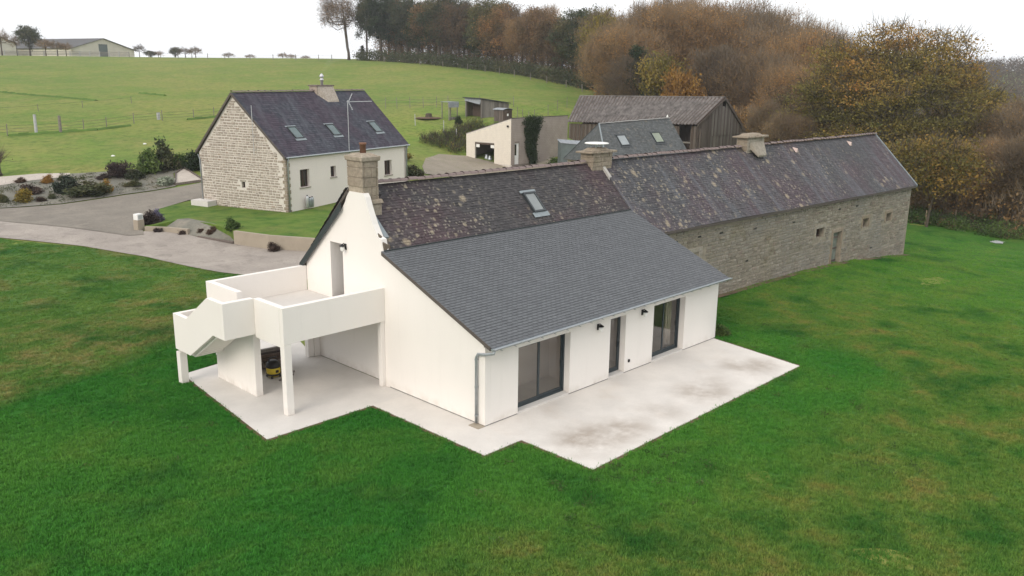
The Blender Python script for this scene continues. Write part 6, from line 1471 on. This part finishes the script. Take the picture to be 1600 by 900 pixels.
mass('dead_bracken', 'orange brown dead bracken among the scrub at the lawn edge', 'bracken', sc[420:], 'russet', 30, .5, .09, 10, twl=.5, tww=.015)
far = []
LEAF['far'] = (m_leaf('haze greyed far leaves', [(0., (.060, .056, .048)), (.6, (.10, .078, .058)), (1., (.15, .095, .055))], .2), m_leaf('haze greyed far twigs', [(0., (.06, .055, .05)), (1., (.10, .09, .08))], .1, 0))  # distance haze put into the leaf colours, greyer and darker
for _ in range(2600):
    px = rg.uniform(1330, 1720); D = rg.uniform(280, 640); x, y, z = col_at(px, D); far.append((x, y, z + rg.uniform(1, 7.5)))
mass('distant_wood', 'hazy grey brown wood covering the far hillside at right', 'wood', far, 'far', 24, 3.6, .55, 10, twl=2.5, tww=.10)
gb = []
for _ in range(260):
    x, y = 52.5 + rg.uniform(0, 9.5), 59.8 + rg.uniform(0, 7.5)
    gb.append((x, y, gz(x, y) + rg.uniform(.05, .7)))
mass('long_grass', 'rough long grass on the bank behind the garage', 'long grass', gb, 'bright', 26, .5, .07, 14, twl=.7, tww=.02)
mass('rough_growth', 'green weeds on the bank behind the garage', 'weeds', [(x + .3, y + .2, z) for x, y, z in gb[::2]], 'yellow', 30, .6, .09, 10, twl=.6, tww=.02)

wd = []
for cx, cy, n, s_ in ((-.9, -3.2, 16, 1.6), (.4, -5.0, 14, 1.2), (2.0, -5.3, 14, 1.0), (6.1, -9.7, 9, .5), (9.5, -5.5, 10, 1.5), (-6.5, 4.5, 10, 1.2), (15.5, -2.0, 12, 2.0), (20, -6, 10, 3), (-7.5, 15.5, 14, 2.5), (-4, 20, 14, 3)):
    for _ in range(n):
        x, y = cx + rg.normal(0, s_), cy + rg.normal(0, s_)
        if (-.3 < x < 12.5 and -4.3 < y < 1) or (-5.4 < x < .3 and -1.6 < y < 11): continue
        wd.append((x, y, gz(x, y) + .05))
mass('lawn_weeds', 'pale clover and weed rosettes dotted over the lawn round the slabs', 'weeds', wd, 'bright', 40, .15, .028, 4, flat=.35, twl=.1, tww=.006)
# shrubs
def shrub_mesh(seed, pal, ncl=36, nleaf=70, size=.055, tw=8, rc=.16, flat=.9, low=.0, twl=.25, tww=.008):
    rg = np.random.default_rng(seed); o = []
    sd = Vector(rg.uniform(0, 50, 3))
    for _ in range(ncl):
        d = rg.normal(0, 1, 3); d /= np.linalg.norm(d); d[2] = abs(d[2]); r_ = rg.uniform(.45, 1) * (.85 + .8 * noise.noise(Vector(d * 1.8) + sd))
        o.append((d[0] * .44 * r_, d[1] * .44 * r_, .06 + d[2] * .86 * r_))
    c = np.array(o); ti = np.clip(.5 + rg.normal(0, .25, ncl), 0, 1)
    v, f4, f3, t4, t3 = leaf_cloud(rg, c, ti, nleaf, rc, size, flat, tw, twl, tww, np.array([0, 0, .1]), .5)
    tv, tf = [], []
    cm = np_mesh('foliage', v, f4, f3, list(LEAF[pal]), 0, 1, t4, t3)
    mb = MB()
    for p in o[:12]: mb.tube([(0, 0, -.08), (p[0] * .5, p[1] * .5, p[2] * .45), p], [.03, .02, .008], 4, cap=False)
    return mb.mesh('stem', BARK), cm
LEAF['purple'] = (m_leaf('purple leaves', [(0., (.045, .030, .028)), (1., (.12, .085, .07))], .15), LEAF['bare'][1])
LEAF['blue'] = (m_leaf('blue green needles', [(0., (.018, .030, .026)), (1., (.06, .085, .07))], .15), LEAF['ivy'][1])
LEAF['lavender'] = (m_leaf('lavender leaves', [(0., (.09, .085, .12)), (1., (.24, .22, .33))], .1), LEAF['green'][1])
LEAF['white'] = (m_leaf('white blossom', [(0., (.16, .19, .10)), (.5, (.4, .42, .3)), (1., (.8, .78, .6))], .05), LEAF['green'][1])
SHM = {}
def shrub(x, y, w_, h, pal, label, group=None, dense=1., name='shrub', z=None):
    key = (pal, int(x * 7) % 3)
    if key not in SHM: SHM[key] = shrub_mesh(len(SHM) + 900, pal, int(40 * dense), 80)
    t = thing(name, label, 'shrub', (x, y, gz(x, y) if z is None else z), rr.uniform(0, 6.28), group); t.scale = (w_ * 1.2, w_ * 1.05, h * 1.1)
    for me in SHM[key]:
        o = lk(bpy.data.objects.new(me.name.split('.')[0], me)); o.parent = t
    return t
for x, y, w_, h, pal, lb in [
    (13.1, 60.1, 1.95, 1.5, 'purple', 'rounded purple brown shrub at the top of the planted bank'),
    (15.6, 59.6, 2.0, 2.5, 'bright', 'tall feathery green shrub, biggest on the planted bank'),
    (16.9, 59.4, 2.0, 2.6, 'green', 'tall dark green shrub right behind the feathery one on the bank'),
    (17.9, 58.8, 1.2, 1.5, 'bright', 'medium green shrub above the pale gravel bed'),
    (18.8, 57.5, 1.6, 1.8, 'ivy', 'dark rounded shrub against the cottage gable edge'),
    (7.85, 57.95, 1.65, 1.5, 'blue', 'dark blue green round conifer shrub in the middle of the bank'),
    (9.1, 56.3, 2.7, 1.2, 'green', 'wide spreading green shrub right of the blue green conifer'),
    (10.55, 56.6, .95, 1.05, 'oak', 'bronze coloured small shrub at right of the spreading green one'),
    (4.48, 57.2, 1.35, 1.0, 'yellow', 'olive yellow rounded shrub at left low on the bank'),
    (5.7, 59.3, 1.6, .75, 'purple', 'low brownish shrub behind the olive one on the bank'),
    (6.44, 56.9, .55, .5, 'green', 'tiny green tuft right of the olive shrub at the drive edge'),
    (5.5, 56.6, .8, .4, 'purple', 'tiny dark low plant between olive shrub and green tuft'),
    (13.0, 56.9, 1.2, .55, 'green', 'low green mound alone on the right half of the bank'),
    (7.7, 61.6, .85, .7, 'orange', 'reddish grass tuft at the edge of the pale gravel strip'),
    (6.0, 63.0, .8, .4, 'purple', 'low dark plant on the pale gravel strip at the bank top'),
    (3.1, 57.6, .6, .8, 'green', 'small upright green shrub at the far left end of the bank'),
    (13.8, 58.7, 1.3, 1.0, 'green', 'mid green shrub just below the purple brown one'),
    (15.1, 55.6, 1.4, .8, 'white', 'low white flowering plant beside the gravel bed'),
    (9.0, 61.7, .9, .5, 'green', 'small green plant between conifer and gravel strip'),
    (11.7, 60.2, 1.0, .45, 'purple', 'low reddish brown mat at the top of the bank'),
    (34.7, 45.6, 1.9, 1.0, 'green', 'clipped round green bush at the right corner of the cottage'),
    (7.8, 41.7, 1.3, .95, 'purple', 'brown withered shrub behind the post box'),
    (8.6, 42.3, .8, 1.0, 'lavender', 'purple flowering shrub near the post box'),
    (9.95, 34.0, .9, .75, 'bright', 'bright green shrub at the end of the concrete retaining wall'),
    (61.6, 69.4, .9, 1.2, 'ivy', 'dark ragged bush between the wire coop and the garage bank'),
    (77.7, 66.3, 1.0, 1.2, 'ivy', 'small dark bush in the meadow above the ivy wall'),
    (13.45, .1, .75, .42, 'bright', 'weedy green clump at the right corner of the white house')]:
    shrub(x, y, w_, h, pal, lb, z=(.0 if (x, y) == (13.45, .1) else (gard_z(x, y) - .05 if y < 43 and x < 10.5 else None)))
WITH = []
cov = []
rgc = np.random.default_rng(21)
for _ in range(150):
    x, y = rgc.uniform(-2, 19), rgc.uniform(55.2, 62.5)
    if inpoly(BANK, x, y): cov.append((x, y, gz(x, y) + .10))
mass('ground_cover', 'scattered low creeping plants on the bank above the drive', 'ground cover', cov, 'green', 30, .34, .05, 6, flat=.3, twl=.25, tww=.01)
for x, y, s_ in ((9.35, 38.3, .4), (9.2, 37.0, .35), (9.5, 36.1, .5), (8.4, 38.0, .45), (10.3, 29.6, .5), (7.5, 39.6, .5)):
    WITH.append((-y, shrub(x, y, s_ * 1.3, s_, 'purple', 'withered', 'withered plants by the road walls', z=-.30 if y > 35.5 and x > 9 else -.52)))
number(WITH, 'small withered plant by the road walls, %s from the left')
WEED = []
for x, y, w_, h in ((59.2, 49.5, 2.2, .9), (60.7, 48.2, 2.0, .8), (62, 47, 2., .8), (37.5, 52.8, 1.6, .8), (39.5, 53.6, 1.8, .8)): WEED.append((x, shrub(x, y, w_, h, 'bright' if x > 50 else 'yellow', 'weeds', 'weeds by the lean-to' if x > 50 else 'clumps right of the cottage')))
number([w for w in WEED if w[0] > 50], 'fresh green weeds by the tin lean-to, %s clump from the garage')
number([w for w in WEED if w[0] < 50], 'rough yellowish clump right of the cottage, %s from the cottage')
t = thing('pollard_stump', 'knobbly pollard stump with withered shoots at the left edge of the picture', 'stump', (5.3, 67.0, gz(5.3, 67.0)))
mb = MB(); mb.lathe([(.6, -.2), (.42, .3), (.40, .9), (.55, 1.3), (.45, 1.6), (.1, 1.7)], (0, 0, 0), 9); mb.build('bole', BARK, t, smooth=True)
rg2 = np.random.default_rng(3); v, f4, f3, t4, t3 = leaf_cloud(rg2, np.array([(.4 * math.cos(a), .4 * math.sin(a), 1.4 + .3 * (a % 1)) for a in range(9)]), np.full(9, .4), 12, .5, .08, .8, 26, 1.1, .02, np.array([0, 0, .8]), .6)
lk(bpy.data.objects.new('shoots', np_mesh('shoots', v, f4, f3, list(LEAF['bare']), 0, 1, t4, t3))).parent = t
# ivy on the garage
rg2 = np.random.default_rng(8); iv = []
for _ in range(700):
    z_ = rg2.uniform(.1, 5.25); c0 = np.interp(z_, (0, 2, 5.2), (4.1, 3.5, 3.9)); wd = np.interp(z_, (0, 1, 3, 4.5, 5.2), (.5, .8, 1.2, 2.0, 2.3)); iv.append(gw(c0 + rg2.uniform(-1, 1) * wd * rg2.uniform(.5, 1), -.08 - rg2.uniform(0, .16), z_))
v, f4, f3, t4, t3 = leaf_cloud(rg2, np.array(iv), np.clip(rg2.normal(.4, .2, 700), 0, 1), 22, .24, .085, 1.0)
t = thing('ivy', 'curtain of dark ivy hanging down the grey side wall of the garage', 'ivy'); lk(bpy.data.objects.new('foliage', np_mesh('foliage', v, f4, f3, list(LEAF['ivy']), 0, 1, t4, t3))).parent = t
mb = MB()
for k in range(5): mb.tube([gw(4 + .2 * k - .4, -.05, -.1), gw(3.8 + .3 * k - .5, -.06, 2), gw(3.2 + .5 * k, -.06, 4.6)], [.05, .04, .015], 5, cap=False)
mb.build('stem', BARK, t)

# ------------------------------------------------------------------ grass blades on the near lawn
rg = np.random.default_rng(11); tufts = []
M_BL = m_blade()
tc_ = bpy.data.collections.new('grass_tufts')
for k in range(5):
    n = 26; p = rg.normal(0, .075, (n, 2)); az = rg.uniform(0, 6.28, n); ln = rg.uniform(.05, .10, n); w_ = rg.uniform(.006, .011, n); tl = rg.uniform(.2, .9, n)
    d = np.stack([np.cos(az), np.sin(az)], 1); s_ = np.stack([-d[:, 1], d[:, 0]], 1)
    b0 = np.c_[p - s_ * w_[:, None], np.full(n, -.01)]; b1 = np.c_[p + s_ * w_[:, None], np.full(n, -.01)]
    m0 = np.c_[p + d * (ln * tl * .35)[:, None] + s_ * w_[:, None] * .8, ln * .65]; m1 = np.c_[p + d * (ln * tl * .35)[:, None] - s_ * w_[:, None] * .8, ln * .65]; tp = np.c_[p + d * (ln * tl)[:, None], ln]
    v = np.stack([b0, b1, m0, m1, tp], 1).reshape(-1, 3); i = np.arange(n) * 5
    me = np_mesh('tuft', v, np.stack([i, i + 1, i + 2, i + 3], 1), np.stack([i + 3, i + 2, i + 4], 1), [M_BL], 0, 0)
    tc_.objects.link(bpy.data.objects.new('tuft', me))
go = lk(bpy.data.objects.new('grass', lawn.data.copy())); go['kind'] = 'stuff'
tag(go, 'short vivid green grass of the lawn round the white house', 'grass')
me = go.data
co = np.empty(len(me.vertices) * 3, np.float32); me.vertices.foreach_get('co', co); co = co.reshape(-1, 3)
d = np.linalg.norm(co - CAM, axis=1); fw_ = (co - CAM) @ FW; sx_ = np.abs((co - CAM) @ RT) / np.maximum(fw_, 1)
dens = np.interp(d, (0, 26, 45, 80), (150, 120, 40, 0)) * (fw_ > 4) * (sx_ < 1.0)
at = me.attributes.new('dens', 'FLOAT', 'POINT'); at.data.foreach_set('value', dens.astype(np.float32))
ng = bpy.data.node_groups.new('grass scatter', 'GeometryNodeTree')
ng.interface.new_socket('Geometry', in_out='INPUT', socket_type='NodeSocketGeometry'); ng.interface.new_socket('Geometry', in_out='OUTPUT', socket_type='NodeSocketGeometry')
N = ng.nodes.new; gi, gout = N('NodeGroupInput'), N('NodeGroupOutput')
dp_ = N('GeometryNodeDistributePointsOnFaces'); na = N('GeometryNodeInputNamedAttribute'); na.data_type = 'FLOAT'; na.inputs['Name'].default_value = 'dens'
ci = N('GeometryNodeCollectionInfo'); ci.inputs['Collection'].default_value = tc_; ci.inputs['Separate Children'].default_value = True; ci.inputs['Reset Children'].default_value = True
ip = N('GeometryNodeInstanceOnPoints'); ip.inputs['Pick Instance'].default_value = True
rv = N('FunctionNodeRandomValue'); rv.data_type = 'FLOAT'; rv.inputs[2].default_value = 0; rv.inputs[3].default_value = 6.283
cx = N('ShaderNodeCombineXYZ'); rs = N('FunctionNodeRandomValue'); rs.data_type = 'FLOAT'; rs.inputs[2].default_value = .4; rs.inputs[3].default_value = .85; rs.inputs['Seed'].default_value = 4
lk_ = ng.links.new
lk_(gi.outputs[0], dp_.inputs['Mesh']); lk_(na.outputs['Attribute'], dp_.inputs['Density']); lk_(dp_.outputs['Points'], ip.inputs['Points']); lk_(ci.outputs[0], ip.inputs['Instance'])
lk_(rv.outputs[1], cx.inputs['Z']); lk_(cx.outputs[0], ip.inputs['Rotation']); lk_(rs.outputs[1], ip.inputs['Scale']); lk_(ip.outputs[0], gout.inputs[0])
go.modifiers.new('scatter', 'NODES').node_group = ng

# ------------------------------------------------------------------ damp autumn air
HZ = bpy.data.materials.new('haze'); HZ.use_nodes = True; n_ = HZ.node_tree; n_.nodes.clear()
pv = n_.nodes.new('ShaderNodeVolumePrincipled'); pv.inputs['Color'].default_value = (.93, .95, 1, 1); pv.inputs['Density'].default_value = .00028; pv.inputs['Anisotropy'].default_value = .2
ou_ = n_.nodes.new('ShaderNodeOutputMaterial'); n_.links.new(pv.outputs[0], ou_.inputs['Volume'])
mb = MB(); mb.box(-510, 1510, -510, 1210, -41.5, 50); o = mb.build('haze', HZ, None, kind='stuff'); o.display_type = 'WIRE'
